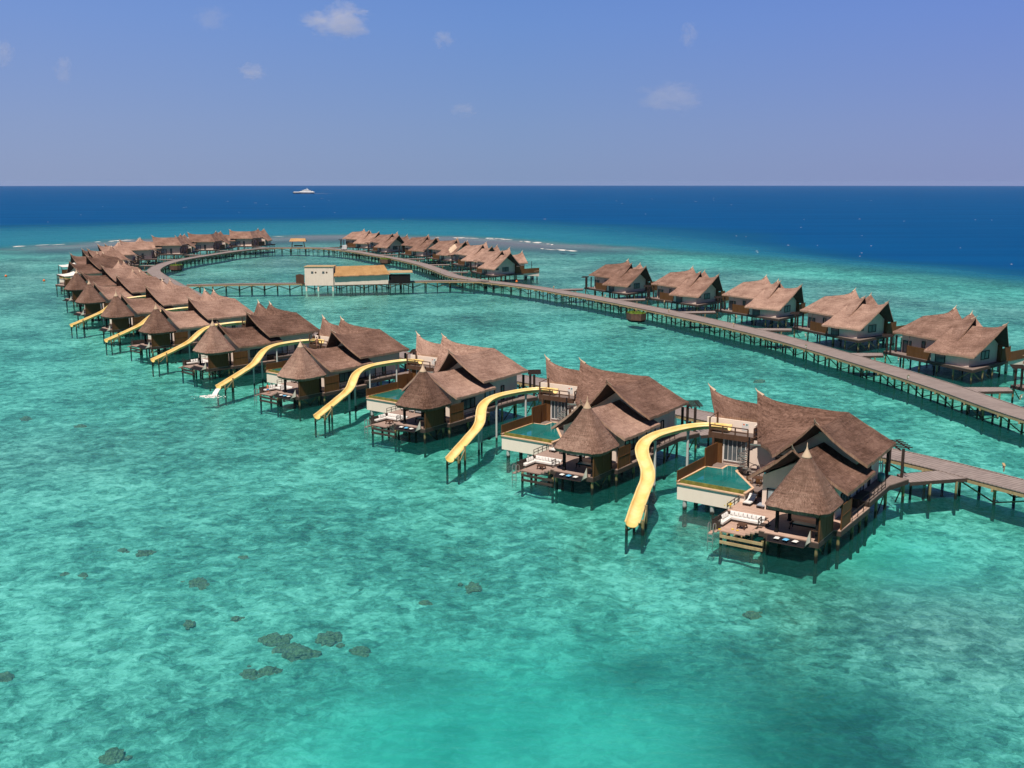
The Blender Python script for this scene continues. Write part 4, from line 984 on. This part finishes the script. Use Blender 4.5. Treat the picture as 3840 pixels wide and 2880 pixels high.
# ------------------------------------------------------------------ boardwalks
def boardwalk(label, pts, width, closed_end=True):
    t = thing('boardwalk', label, 'boardwalk', (pts[0][0], pts[0][1], 0), 0, 'boardwalks over the lagoon')
    o = Vector((pts[0][0], pts[0][1], 0))
    P = [Vector((p.x, p.y, 0))-o for p in catmull(pts, 2.1)]
    n = len(P); Nn = []
    for i in range(n):
        d = (P[min(n-1, i+1)]-P[max(0, i-1)]).normalized(); Nn.append(Vector((-d.y, d.x, 0)))
    arc = [0]
    for i in range(1, n): arc.append(arc[-1]+(P[i]-P[i-1]).length)
    def strip(m, off0, off1, z0, z1):
        vs = []; uv = []
        for i in range(n):
            for of, z in ((off0, z1), (off1, z1), (off1, z0), (off0, z0)):
                vs.append(P[i]+Nn[i]*of+Vector((0, 0, z))); uv.append((arc[i], of))
        fs = [(i*4+k, i*4+(k+1) % 4, (i+1)*4+(k+1) % 4, (i+1)*4+k) for i in range(n-1) for k in range(4)]
        fs += [(3, 2, 1, 0), ((n-1)*4, (n-1)*4+1, (n-1)*4+2, (n-1)*4+3)]
        m.add(vs, [tuple(reversed(f)) for f in fs], uv)
    h = width/2
    m = M(); strip(m, -h, h, 2.36, 2.5); m.build('walk_deck', WALK, t)
    m = M(); strip(m, -h-.07, -h+.16, 2.505, 2.6); strip(m, h-.16, h+.07, 2.505, 2.6); m.build('kerb', WALK, t)
    m = M(); strip(m, -h-.05, -h+.1, 2.0, 2.355); strip(m, h-.1, h+.05, 2.0, 2.355)
    m.build('edge_beam', TIMBER, t)
    bents = list(range(0, n, 2))
    cap = M(); brc = M(); posts = []
    for k, i in enumerate(bents):
        a = P[i]+Nn[i]*(h-.55); b = P[i]-Nn[i]*(h-.55)
        cap.beam(a+Nn[i]*.7+Vector((0, 0, 1.85)), b-Nn[i]*.7+Vector((0, 0, 1.85)), .2, .3)
        posts += [a, b]
        if k+1 < len(bents):
            j = bents[k+1]
            for s_ in (1, -1):
                q = P[i]+Nn[i]*s_*(h-.55); r_ = P[j]+Nn[j]*s_*(h-.55)
                if k % 2: brc.beam(q+Vector((0, 0, 1.8)), r_+Vector((0, 0, .25)), .13, .15)
                else: brc.beam(q+Vector((0, 0, .25)), r_+Vector((0, 0, 1.8)), .13, .15)
    cap.build('cap_beams', TIMBER, t); brc.build('cross_bracing', PILE, t)
    posts.sort(key=lambda q: (q+o).length)
    for q in posts[:100]:
        pb = part('bwpost', 'post', PILE, t, lambda m: m.tube((0, 0, -2.6), (0, 0, 1.75), .2, .18, 8)); pb.location = q
    if len(posts) > 100:
        m = M()
        for q in posts[100:]: m.tube(q+Vector((0, 0, -2.6)), q+Vector((0, 0, 1.75)), .2, .18, 6)
        oo = m.build('posts', PILE, t); oo['kind'] = 'stuff'
    return t
RW = [(104, 92), (92, 121), (80.7, 155), (75.6, 185), (67.5, 221), (59.4, 249), (45.4, 285), (29.5, 320), (19.5, 338), (8, 359), (-8.3, 380)]
RING = [(-8.3, 380), (-20.8, 400), (-31.3, 434.9), (-40.5, 463.8), (-52.5, 492.6), (-68.7, 523.3), (-82.0, 549.1), (-95.1, 567.1), (-107, 578.5), (-122.5, 581.5), (-136, 573.5), (-144.5, 551.0), (-150.4, 519.0), (-154.0, 490), (-153.2, 462), (-147.5, 432), (-138.3, 408.9), (-127, 385.6), (-117.5, 366)]
LA = [(-117.5, 366), (-110.1, 351.3), (-92.7, 316.3), (-73.5, 285.1), (-53.9, 257.6), (-33.8, 230.3), (-13.9, 205.6), (7.3, 183.3), (29.6, 157.8), (50.9, 134.2), (60.8, 119.6), (76, 96)]
CR = [(-114.3, 367.3), (-105.1, 369.4), (-93.9, 371.4), (-78.1, 373.5), (-36.8, 381.0), (-25.7, 383.2), (-8.4, 380.8)]
boardwalk('long straight wooden boardwalk in front of the right hand villas', RW, 5.8)
boardwalk('curved wooden boardwalk making the far ring round the lagoon', RING, 5.0)
boardwalk('wooden boardwalk running behind the slide villas', LA, 5.2)
boardwalk('narrow wooden boardwalk crossing to the white service building', CR, 3.4)

PATHS = [([Vector((p.x, p.y, 0)) for p in catmull(q, 1.0)], w) for q, w in ((RW, 5.8), (RING, 5.0), (LA, 5.2))]
def access_bridge(v, ps):
    a = R(ps[2]); want = Vector(loc(ps, (33.5, -5.5, 0))); best = None
    for pts, w in PATHS:
        for i in range(1, len(pts)-1):
            d = (pts[i]-want).length
            if best is None or d < best[0]: best = (d, pts[i], (pts[i+1]-pts[i-1]).normalized(), w)
    d, c, tan, w = best
    corner = Vector(loc(ps, (28.3, -1.2, 0))); nrm = Vector((-tan.y, tan.x, 0))
    if (corner-c).dot(nrm) < 0: nrm = -nrm
    e = c+nrm*(w/2-.12); k = (corner-c).dot(nrm)-w/2
    if k < .3: return
    side = tan if tan.dot(e-corner) >= 0 else -tan
    A = Vector(loc(ps, (26.75, -2.35, 0))); B = Vector(loc(ps, (29.7, -.1, 0)))
    e1, e2 = e-tan*2.1, e+tan*2.1
    if (A-e1).length+(B-e2).length > (A-e2).length+(B-e1).length: e1, e2 = e2, e1
    inv = Matrix.Rotation(-a, 3, 'Z'); o = Vector((ps[0], ps[1], 0))
    A, B, e1, e2 = [inv @ (q-o) for q in (A, B, e1, e2)]
    D1, D2 = Vector((27.2, -.9, 0)), Vector((29.3, 1.2, 0))
    m = M(); P = [A, e1, e2, B]
    m.prism([(q.x, q.y) for q in P] if (e1-A).cross(e2-A).z > 0 else [(q.x, q.y) for q in P[::-1]], [2.42]*4, [2.52]*4)
    L_ = (e1-A).length
    for i, q in enumerate(P if (e1-A).cross(e2-A).z > 0 else P[::-1]): m.uv[i] = m.uv[i+4] = ((q-A).dot((e1-A).normalized()), (q-A).cross((e1-A).normalized()).z)
    m.build('access_bridge', WALK, v)
    m = M(); m.beam((A.x, A.y, 2.32), (e1.x, e1.y, 2.32), .12, .42); m.build('bridge_beam', FASCIA, v)
    m = M(); m.beam((B.x, B.y, 2.32), (e2.x, e2.y, 2.32), .12, .42); m.build('bridge_beam', FASCIA, v)
    for u in (.35, .8):
        for q0, q1 in ((A, e1), (B, e2)):
            q = q0.lerp(q1, u); o_ = part('brpile', 'pile', PILE, v, lambda m: m.tube((0, 0, -2.6), (0, 0, 2.2), .16, .16, 8)); o_.location = (q.x, q.y, 0)
for v, ps in VILLAS: access_bridge(v, ps)

LAMPS = [(68.3, 240.9), (63.6, 223.5), (77.4, 206.7), (72.2, 187.5), (84.2, 169.6), (29, 326.0), (43.4, 288.1), (45.0, 308.2), (55.2, 258.5), (59.3, 274.5), (-41.4, 471), (-31.0, 445), (-54.5, 502), (-28.3, 414), (-16.6, 386.6), (-8.1, 376.5), (14, 352.0), (61.3, 126.0)]
LLAB = {0: 'small wooden path lamp at the kerb between the two middle right villas', 17: 'small wooden path lamp at the far kerb right of the nearest villa', 4: 'path lamp at the far right kerb by the frame edge'}
for i, (x, y) in enumerate(LAMPS):
    t = thing('path_lamp', 'small wooden path lamp with white shade on the boardwalk kerb', 'lamp', (x, y, 2.55), R(37*i), 'path lamps along the boardwalks')
    part('plp', 'lamp_post', TIMBER, t, lambda m: (m.beam((0, 0, 0), (.12, 0, .75), .12), m.beam((.12, 0, .75), (-.35, 0, 1.0), .3, .08)))
    part('pls', 'lamp_shade', LAMPW, t, lambda m: m.lathe([(.12, .42), (.14, .5), (.14, .78), (.1, .82)], 8, (-.12, 0)))

def planter(label, x, y, rz, sc, hexa):
    t = thing('planter', label, 'planter', (x, y, 0), rz, 'planters beside the boardwalk')
    n = 6 if hexa else 12
    poly = [(2.7*sc*cos(2*pi*k/n), 2.0*sc*sin(2*pi*k/n)) for k in range(n)]
    m = M(); m.prism(poly, .45, 2.3); m.build('planter_box', RUST, t)
    m = M(); m.prism([(a*.85, b*.85) for a, b in poly], -.1, .43); m.build('footing', BLACK, t)
    m = M()
    for k in range(420):
        a = random.uniform(0, 2*pi); r_ = math.sqrt(random.random())*.95
        p = Vector((2.6*sc*r_*cos(a), 1.92*sc*r_*sin(a), 2.28)); l = random.uniform(.15, .5)
        q = p+Vector((random.uniform(-.3, .3), random.uniform(-.3, .3), l)); s_ = Vector((random.uniform(-.14, .14), random.uniform(-.14, .14), 0))
        m.add([p-s_, p+s_, q], [(0, 1, 2)])
    m.prism([(a*.96, b*.96) for a, b in poly], 2.3, 2.36)
    m.build('plants', GREENP, t)
    t2 = part('plp2', 'lamp', TIMBER, t, lambda m: (m.beam((0, .2, 2.3), (0, .2, 3.0), .14), m.box(-.2, .2, 0, .4, 3.0, 3.4)))
planter('rusty square planter with low green plants beside the right boardwalk', 34.6, 289.5, R(105), 1.3, True)
planter('square brown planter with green top beside the right part of the ring', -60, 497, R(115), 1.3, True)
planter('round dark planter with green top at the left bend of the ring', -147.0, 459.5, R(90), 1.35, False)

# ------------------------------------------------------------------ white service building
t = thing('service_building', 'white flat fronted service building with fresh orange thatch on the crossing boardwalk', 'building', (0, 0, 0))
m = M(); m.box(-73.3, -63.2, 370.4, 377, 2.0, 8.5); m.build('tower_wall', PLASTER, t)
m = M(); m.box(-73.5, -63.0, 370.2, 377.2, 8.5, 8.72); m.build('tower_cap', TIMBER, t)
yl = lambda x: 370.4+(x+62.7)*.28
m = M(); m.wall([(-62.9, 370.5, 2.1), (-44.4, 375.4, 2.1), (-44.4, 375.4, 5.6), (-62.9, 370.5, 5.4)], (-.06, .25, 0)); m.wall([(-44.4, 375.6, 2.1), (-46.2, 381.5, 2.1), (-46.2, 381.5, 5.6), (-44.4, 375.6, 5.6)], (-.2, 0, 0)); m.build('hall_wall', PLASTER, t)
m = M(); m.slab(line((-63.0, 374.2, 8.5), (-46.2, 378.8, 8.6)), line((-63.0, 369.6, 5.3), (-43.6, 374.8, 5.7)), 30, 10, .1, .3, 3, .12); m.slab(line((-63.0, 374.2, 8.5), (-46.2, 378.8, 8.6)), line((-64, 379, 5.3), (-46, 383.6, 5.7)), 20, 8, .1, .3, 9, .1); m.build('thatch_roof', THATCH_NEW, t, True)
m = M(); m.wall([(-44.2, 375.5, 2.2), (-36.6, 376.6, 2.2), (-36.6, 376.6, 5.5), (-44.2, 375.5, 5.6)], (0, .15, 0)); m.wall([(-36.6, 376.8, 2.2), (-37, 381, 2.2), (-37, 381, 5.4), (-36.6, 376.8, 5.4)], (-.15, 0, 0)); m.build('annex_screen', BLACK, t)
m = M(); m.prism([(-44.2, 375), (-35.6, 376.2), (-36.4, 381.6), (-45, 380.4)], [5.95, 6.05, 6.4, 6.4], [6.1, 6.2, 6.55, 6.55]); m.build('annex_roof', TIMBER, t)
m = M(); m.wall([(-77.2, 374, 2.4), (-73.9, 371.6, 2.4), (-73.9, 371.6, 5.6), (-75.4, 372.6, 5.9), (-77.2, 374, 5.5)], (.1, .1, 0)); m.build('side_screen', BROWN, t)
for k, xx in enumerate((-71.0, -67.1)):
    m = M(); m.box(xx, xx+.8, 370.36, 370.398, 6.2, 7.0); w = m.build('vent_window', GLASS, t)
    m = M(); m.tube((xx+1.6, 370.36, 6.6), (xx+1.6, 370.398, 6.6), .32, .32, 12); m.build('round_vent', RUST, t)
m = M(); m.beam((-62.9, 370.7, 1.95), (-44.4, 375.6, 1.95), .3, .3); m.beam((-44.4, 375.6, 1.95), (-36.6, 376.6, 1.95), .3, .3); m.build('floor_beam', FASCIA, t)
for k, xx in enumerate((-72.9, -68.7, -63.5)):
    m = M(); m.box(xx-.25, xx+.25, 370.6, 371.1, -2.5, 2.0); m.build('pile', PLASTER, t)
for k in range(17):
    xx = -62.3+k*1.55; yy = 371.2+(xx+62.3)*.25+(k % 3)*1.3
    m = M(); m.tube((xx, yy, -2.5), (xx, yy, 1.85), .17, .17, 8); m.build('pile', PILE, t)

# orange roofed hut, buggy, clutter, buoys
t = thing('swing_hut', 'little orange roofed swing hut standing on the far side of the ring', 'hut', (-118.5, 583.8, 0), R(3))
m = M(); m.slab(line((-4, 0, 7.4), (4, 0, 7.4)), line((-4.6, -1.6, 5.9), (4.6, -1.6, 5.9)), 12, 5, .05, .25, 2); m.slab(line((-4, 0, 7.4), (4, 0, 7.4)), line((-4.6, 1.6, 5.9), (4.6, 1.6, 5.9)), 12, 5, .05, .25, 2); m.build('hut_roof', THATCH_NEW, t)
for s_ in (-1, 1):
    m = M(); m.beam((s_*3.6, -1.2, 1.5), (s_*3.0, -.1, 6.2), .25); m.beam((s_*3.6, 1.2, 1.5), (s_*3.0, .1, 6.2), .25); m.build('a_frame', BROWN, t)
m = M(); m.box(-2.4, 2.4, -.4, .4, 3.0, 3.15); m.box(-2.4, 2.4, .35, .45, 3.1, 3.7); m.build('swing_seat', BROWN, t)
m = M(); m.box(-4.2, 4.2, -1.8, 1.8, 2.2, 2.4); m.build('hut_floor', WALK, t)
for k, (a, b) in enumerate(((-4, -1.5), (4, -1.5), (-4, 1.5), (4, 1.5))):
    m = M(); m.tube((a, b, -2.5), (a, b, 2.2), .2, .2, 8); m.build('pile', PILE, t)
t = thing('buggy', 'white electric cargo buggy parked on the far ring boardwalk', 'buggy', (-89.5, 560.5, 2.5), R(118))
m = M(); m.box(-2.2, .1, -.85, .85, .5, 2.35); m.box(-2.15, .05, -.8, .8, 2.35, 2.5); m.build('cargo_box', YWHITE, t)
m = M(); m.prism([(.12, -.8), (1.9, -.7), (2.1, 0), (1.9, .7), (.12, .8)], .4, [1.3, .9, .85, .9, 1.3]); m.box(.2, .9, -.7, .7, 2.1, 2.2); m.build('cab', YWHITE, t)
m = M(); m.wall([(1.0, -.65, 1.25), (1.0, .65, 1.25), (.85, .65, 2.1), (.85, -.65, 2.1)], (.04, 0, 0)); m.build('windscreen', GLASS, t)
for k, (a, b) in enumerate(((-1.5, -.8), (-1.5, .8), (1.4, -.75), (1.4, .75))):
    m = M(); m.tube((a, b-.1, .3), (a, b+.1, .3), .3, .3, 14); m.build('wheel', BLACK, t)
for k, (dx, mt, lb) in enumerate(((0, LIME, 'lime green sack on the low landing under the patched roof villa'), (3.2, FABRIC, 'pile of white sacks right of the lime green sack'), (6.5, FABRIC, 'second pile of white sacks farther right of the lime green sack'))):
    m_ = M()
    for q in range(4 if k else 2): cushion(m_, Vector((random.uniform(-.7, .7), random.uniform(-.4, .4), .3+.35*(q % 2))), 1.0, .8, .6, 0, q)
    o = m_.build('sack', mt, None, True); o.location = (-38+dx*1.05, 500-dx*1.6, 1.2); tag(o, lb, 'sack', 'sacks under the far villa')
t = thing('work_landing', 'low floating landing under the far villa, loaded with sacks', 'landing', (-34.5, 494.5, 0), R(-57))
m = M(); m.box(-6, 6, -1.6, 1.6, .9, 1.1); m.build('landing_deck', WALK, t)
for k, (a, b) in enumerate(((-5.5, -1.3), (5.5, -1.3), (-5.5, 1.3), (5.5, 1.3))):
    m = M(); m.tube((a, b, -2.5), (a, b, .9), .15, .15, 8); m.build('pile', PILE, t)
for k, (x, y, lb) in enumerate(((-183, 409.3, 'orange mooring buoy left of the villas with shade sails'), (-207.6, 429.7, 'orange mooring buoy at the left edge of the photo'), (1.8, 405.4, 'pinkish red buoy under the nearest villa of the far cluster'))):
    m_ = M(); m_.lathe([(.05, -.35), (.35, -.25), (.52, .05), (.45, .35), (.2, .52), (.07, .56), (.07, .8)], 14); o = m_.build('buoy', ORANGE, None, True); o.location = (x, y, .05)
    tag(o, lb, 'buoy', 'mooring buoys')

# ------------------------------------------------------------------ yacht far out
t = thing('motor_yacht', 'white superyacht with dark hull cruising near the horizon', 'yacht', (-690, 3530, 0), R(183))
def hull(m):
    n = 24; P = []
    for i in range(n+1):
        u = i/n; x = -34+70*u; b = 6*(1-max(0, (u-.5)/.5)**2.2); s_ = 4.2+2.2*u**2.5
        for y_, z in ((-b*.75, -.5), (-b, s_), (b, s_), (b*.75, -.5)): P.append((x+(2.5*(z/6) if u > .6 else 0)*(u-.6)*2.5, y_, z))
    m.add(P, [(i*4+k, (i+1)*4+k, (i+1)*4+(k+1) % 4, i*4+(k+1) % 4) for i in range(n) for k in range(4)]+[(0, 1, 2, 3), (n*4+3, n*4+2, n*4+1, n*4)])
m = M(); hull(m); m.build('hull', HULL, t)
def deckh(m, x0, x1, w, z0, z1, rk=3):
    m.add([(x0, -w, z0), (x1, -w*.8, z0), (x1, w*.8, z0), (x0, w, z0), (x0+.5, -w*.9, z1), (x1-rk, -w*.7, z1), (x1-rk, w*.7, z1), (x0+.5, w*.9, z1)], [(3, 2, 1, 0), (4, 5, 6, 7), (0, 1, 5, 4), (1, 2, 6, 5), (2, 3, 7, 6), (3, 0, 4, 7)])
m = M(); deckh(m, -34, 35.5, 6.1, 4.6, 6.4, 2); deckh(m, -30, 16, 5.2, 6.6, 8.6, 4); deckh(m, -22, 8, 4.6, 9.6, 11.2, 4); deckh(m, -16, 2, 3.5, 12.2, 13.4, 4); m.build('superstructure', YWHITE, t)
m = M(); deckh(m, -27, 14.5, 5.0, 8.6, 9.6, 1); deckh(m, -20, 6, 4.2, 11.2, 12.2, 1); m.build('window_band', BLACK, t)
m = M(); m.beam((-12, 0, 13.3), (-9, 0, 17.5), 1.6, 1.2); m.beam((-9, -3, 16), (-9, 3, 16), .6); m.tube((-10.2, 0, 17), (-10.2, 0, 21), .25, .15, 6); m.build('mast', YWHITE, t)

# ------------------------------------------------------------------ surf, whitecaps and wake
def foam_patch(m, x, y, lx, ly, rz, z=.06):
    n = 16; P = [(0, 0, .12)]
    ph = random.uniform(0, 9)
    for k in range(n):
        a = 2*pi*k/n; r_ = 1+.35*mnoise.noise(Vector((cos(a)*1.7+ph, sin(a)*1.7, ph)))
        P.append((lx*cos(a)*r_, ly*sin(a)*r_, 0))
    c, s_ = cos(rz), sin(rz)
    m.add([(x+a*c-b*s_, y+a*s_+b*c, z+d) for a, b, d in P], [(0, 1+k, 1+(k+1) % n) for k in range(n)])
m = M()
for x0, y0, x1, y1, cnt in ((-300, 628, -283, 655, 5), (-268, 676, -250, 712, 9), (-246, 716, -215, 735, 10), (-205, 740, -160, 748, 6), (-52, 738, -25, 722, 7), (-18, 728, -2, 706, 8), (8, 688, 26, 652, 9), (20, 612, 36, 588, 9)):
    for k in range(cnt):
        u = random.random(); ang = math.atan2(y1-y0, x1-x0)
        foam_patch(m, x0+(x1-x0)*u+random.gauss(0, 2), y0+(y1-y0)*u+random.gauss(0, 3.0), random.uniform(1.5, 6), random.uniform(.5, 1.6), ang+random.gauss(0, .2))
o = m.build('surf_foam', FABRIC); tag(o, 'broken white surf along the outer reef edge', 'surf', kind='stuff')
m = M()
for k in range(34):
    d = math.exp(random.uniform(math.log(900), math.log(2600))); a = random.uniform(-.42, .45)
    if d*cos(a) < 950 and a < 0: continue
    foam_patch(m, d*sin(a), d*cos(a), random.uniform(.5, 1.5)*d/1000, random.uniform(.25, .6)*d/1000, random.gauss(0, .3))
for k in range(12):
    d = random.uniform(520, 800); a = random.uniform(.2, .45); foam_patch(m, d*sin(a), d*cos(a), random.uniform(.3, .8), random.uniform(.2, .4), random.gauss(0, .3))
o = m.build('whitecaps', FABRIC); tag(o, 'scattered whitecaps on the open sea', 'whitecaps', kind='stuff')
m = M()
for k in range(26):
    u = random.random()**1.5; foam_patch(m, -655+u*60, 3530+random.gauss(0, 3), random.uniform(2, 6)*(1.3-u), random.uniform(1, 3), 0, .15)
for k in range(6): foam_patch(m, -690+random.uniform(-30, 25), 3521, random.uniform(3, 7), 1.5, 0, .15)
o = m.build('wake_foam', FABRIC); tag(o, 'white wake trailing right of the yacht', 'wake', kind='stuff')

# ------------------------------------------------------------------ coral heads
CORAL = [(-31.9, 100.8, 1.15, 'largest lone brown coral head, left of centre in the shallow foreground'), (-29.1, 107.5, .9, 'brown coral head just beyond the largest lone one'), (-40.5, 109.4, .95, 'coral head in the left pair farther out'), (-43.0, 110.0, .8, 'smaller coral head in the left pair farther out'), (-46.5, 103.1, .6, 'small coral head at left, left one of two'), (-44.5, 102.9, .6, 'small coral head at left, right one of two'),
 (-21.2, 87.0, 1.35, 'biggest coral head of the dark foreground cluster'), (-18.7, 84.5, 1.6, 'wide dark coral head at the front right of the foreground cluster'), (-16.2, 87.6, 1.3, 'coral head at the right end of the foreground cluster'), (-13.1, 85.0, .9, 'dark coral head a step right of the foreground cluster'), (-21.7, 80.6, .9, 'coral head at the near edge of the foreground cluster, left one'), (-20.3, 81.0, 1.0, 'coral head at the near edge of the foreground cluster, right one'),
 (-29.8, 90.8, .6, 'small coral head left of the foreground cluster'), (-25.8, 91.9, .6, 'small coral head up left of the foreground cluster'), (-8.4, 95.4, .85, 'lone brown coral head right of the cluster near the middle'), (-3.8, 99.7, .9, 'dark coral head below the second slide'), (-28.4, 68.1, .95, 'dark blue coral head near the bottom left corner'), (-41.8, 79.8, 1.0, 'coral head touching the left frame edge'), (-83.7, 175.7, 1.0, 'coral patch far left below the slide row, left one'), (-71.9, 170.1, 1.0, 'brown coral patch far left below the slide row, right one'), (22.8, 92.6, .9, 'dark coral head in front of the nearest villa'), (50.5, 209.9, 1.3, 'dark coral patch in the lagoon left of the right boardwalk')]
for i, (x, y, r_, lb) in enumerate(CORAL):
    m = M(); rr = random.Random(i)
    for j in range(16):
        d_ = abs(rr.gauss(0, .55)); a_ = rr.uniform(0, 2*pi); q = .62-.3*min(1, d_) if j else .8
        cx, cy = (d_*cos(a_)*1.25, d_*sin(a_)*.95) if j else (0, 0)
        bm = bmesh.new(); bmesh.ops.create_icosphere(bm, subdivisions=2, radius=1)
        P = []
        for v in bm.verts:
            d = v.co.normalized(); k = 1+.5*mnoise.noise(d*1.7+Vector((i*3.1, j*2.2, 0)))+.4*mnoise.noise(d*4+Vector((j, i*2.7, 0)))
            P.append((r_*(cx+d.x*k*q), r_*(cy+d.y*k*q), r_*max(-.3, d.z*k*q*.65)))
        m.add(P, [tuple(v.index for v in f.verts) for f in bm.faces]); bm.free()
    me = bpy.data.meshes.new('coral_head'); me.from_pydata(m.v, [], m.f); me.materials.append(CORALM)
    o = bpy.data.objects.new('coral_head', me); COL.objects.link(o); o.location = (x, y, -2.2); o.rotation_euler = (0, 0, i*1.7)
    tag(o, lb, 'coral', 'coral heads on the seabed')

# ------------------------------------------------------------------ clouds: lumpy bodies of scattering vapour
def mat_cloud(d):
    m, nt, out = new_mat('cloud_vapour')
    v = coords(nt, 'Object'); vl = nt.nodes.new('ShaderNodeVectorMath'); vl.operation = 'LENGTH'; L(nt, v, vl.inputs[0])
    oi = nt.nodes.new('ShaderNodeObjectInfo').outputs['Location']
    va = nt.nodes.new('ShaderNodeVectorMath'); va.operation = 'ADD'; L(nt, v, va.inputs[0]); L(nt, oi, va.inputs[1])
    n = noise(nt, va.outputs[0], 1.7, 7, .66, .3)
    f = math_(nt, 'SUBTRACT', math_(nt, 'MULTIPLY', n, 3.2), math_(nt, 'MULTIPLY_ADD', math_(nt, 'POWER', vl.outputs['Value'], 2.0), .9, 1.12))
    f = math_(nt, 'MULTIPLY', f, 2.0, clamp=True)
    pv = N(nt, 'ShaderNodeVolumePrincipled'); pv.inputs['Color'].default_value = (1, .97, .95, 1); pv.inputs['Anisotropy'].default_value = .1
    L(nt, math_(nt, 'MULTIPLY', f, d), pv.inputs['Density']); L(nt, pv.outputs[0], out.inputs[1])
    return m
CLOUDS = [(-940, 6000, 905, 398, 212, 1.0, 'largest puffy white cloud, high at left of centre'), (-1434, 6000, 636, 175, 101, 1.0, 'small flat white cloud below and left of the largest cloud'), (-371, 6000, 807, 138, 106, .9, 'small round faint cloud right of the largest cloud'),
 (968, 6000, 832, 111, 154, .85, 'small upright faint cloud high in the right half of the sky'), (896, 6000, 500, 438, 186, .2, 'wide wispy cloud low in the right half of the sky'), (-2804, 6000, 734, 133, 170, .8, 'bright cloud cut by the left edge of the picture'),
 (-2477, 6000, 648, 122, 165, .7, 'faint upright cloud near the left edge of the sky'), (-273, 6000, 433, 186, 85, .35, 'very faint low wisp of cloud left of the wide wispy cloud'), (-1649, 6000, 917, 239, 159, .2, 'barely visible thin cloud at the top, left of the largest cloud')]
for i, (x, y, z, w, h, d, lb) in enumerate(CLOUDS):
    bm = bmesh.new(); bmesh.ops.create_icosphere(bm, subdivisions=3, radius=1.12)
    me = bpy.data.meshes.new('cloud'); bm.to_mesh(me); bm.free()
    me.materials.append(mat_cloud(.0065*d**.8))
    o = bpy.data.objects.new('cloud', me); COL.objects.link(o); o.location = (x, y, z); o.scale = (w*.56, w*.45, h*.58)
    tag(o, lb, 'cloud', 'clouds')
# ------------------------------------------------------------------ the air over the sea
m, nt, out = new_mat('sea_haze')
pv = N(nt, 'ShaderNodeVolumePrincipled', Density=2.0e-5); pv.inputs['Color'].default_value = (.62, .74, 1.0, 1)
L(nt, pv.outputs[0], out.inputs[1])
m_ = M(); m_.box(-13000, 13000, -13000, 13000, -20.5, 45); o = m_.build('haze', m); o['kind'] = 'stuff'
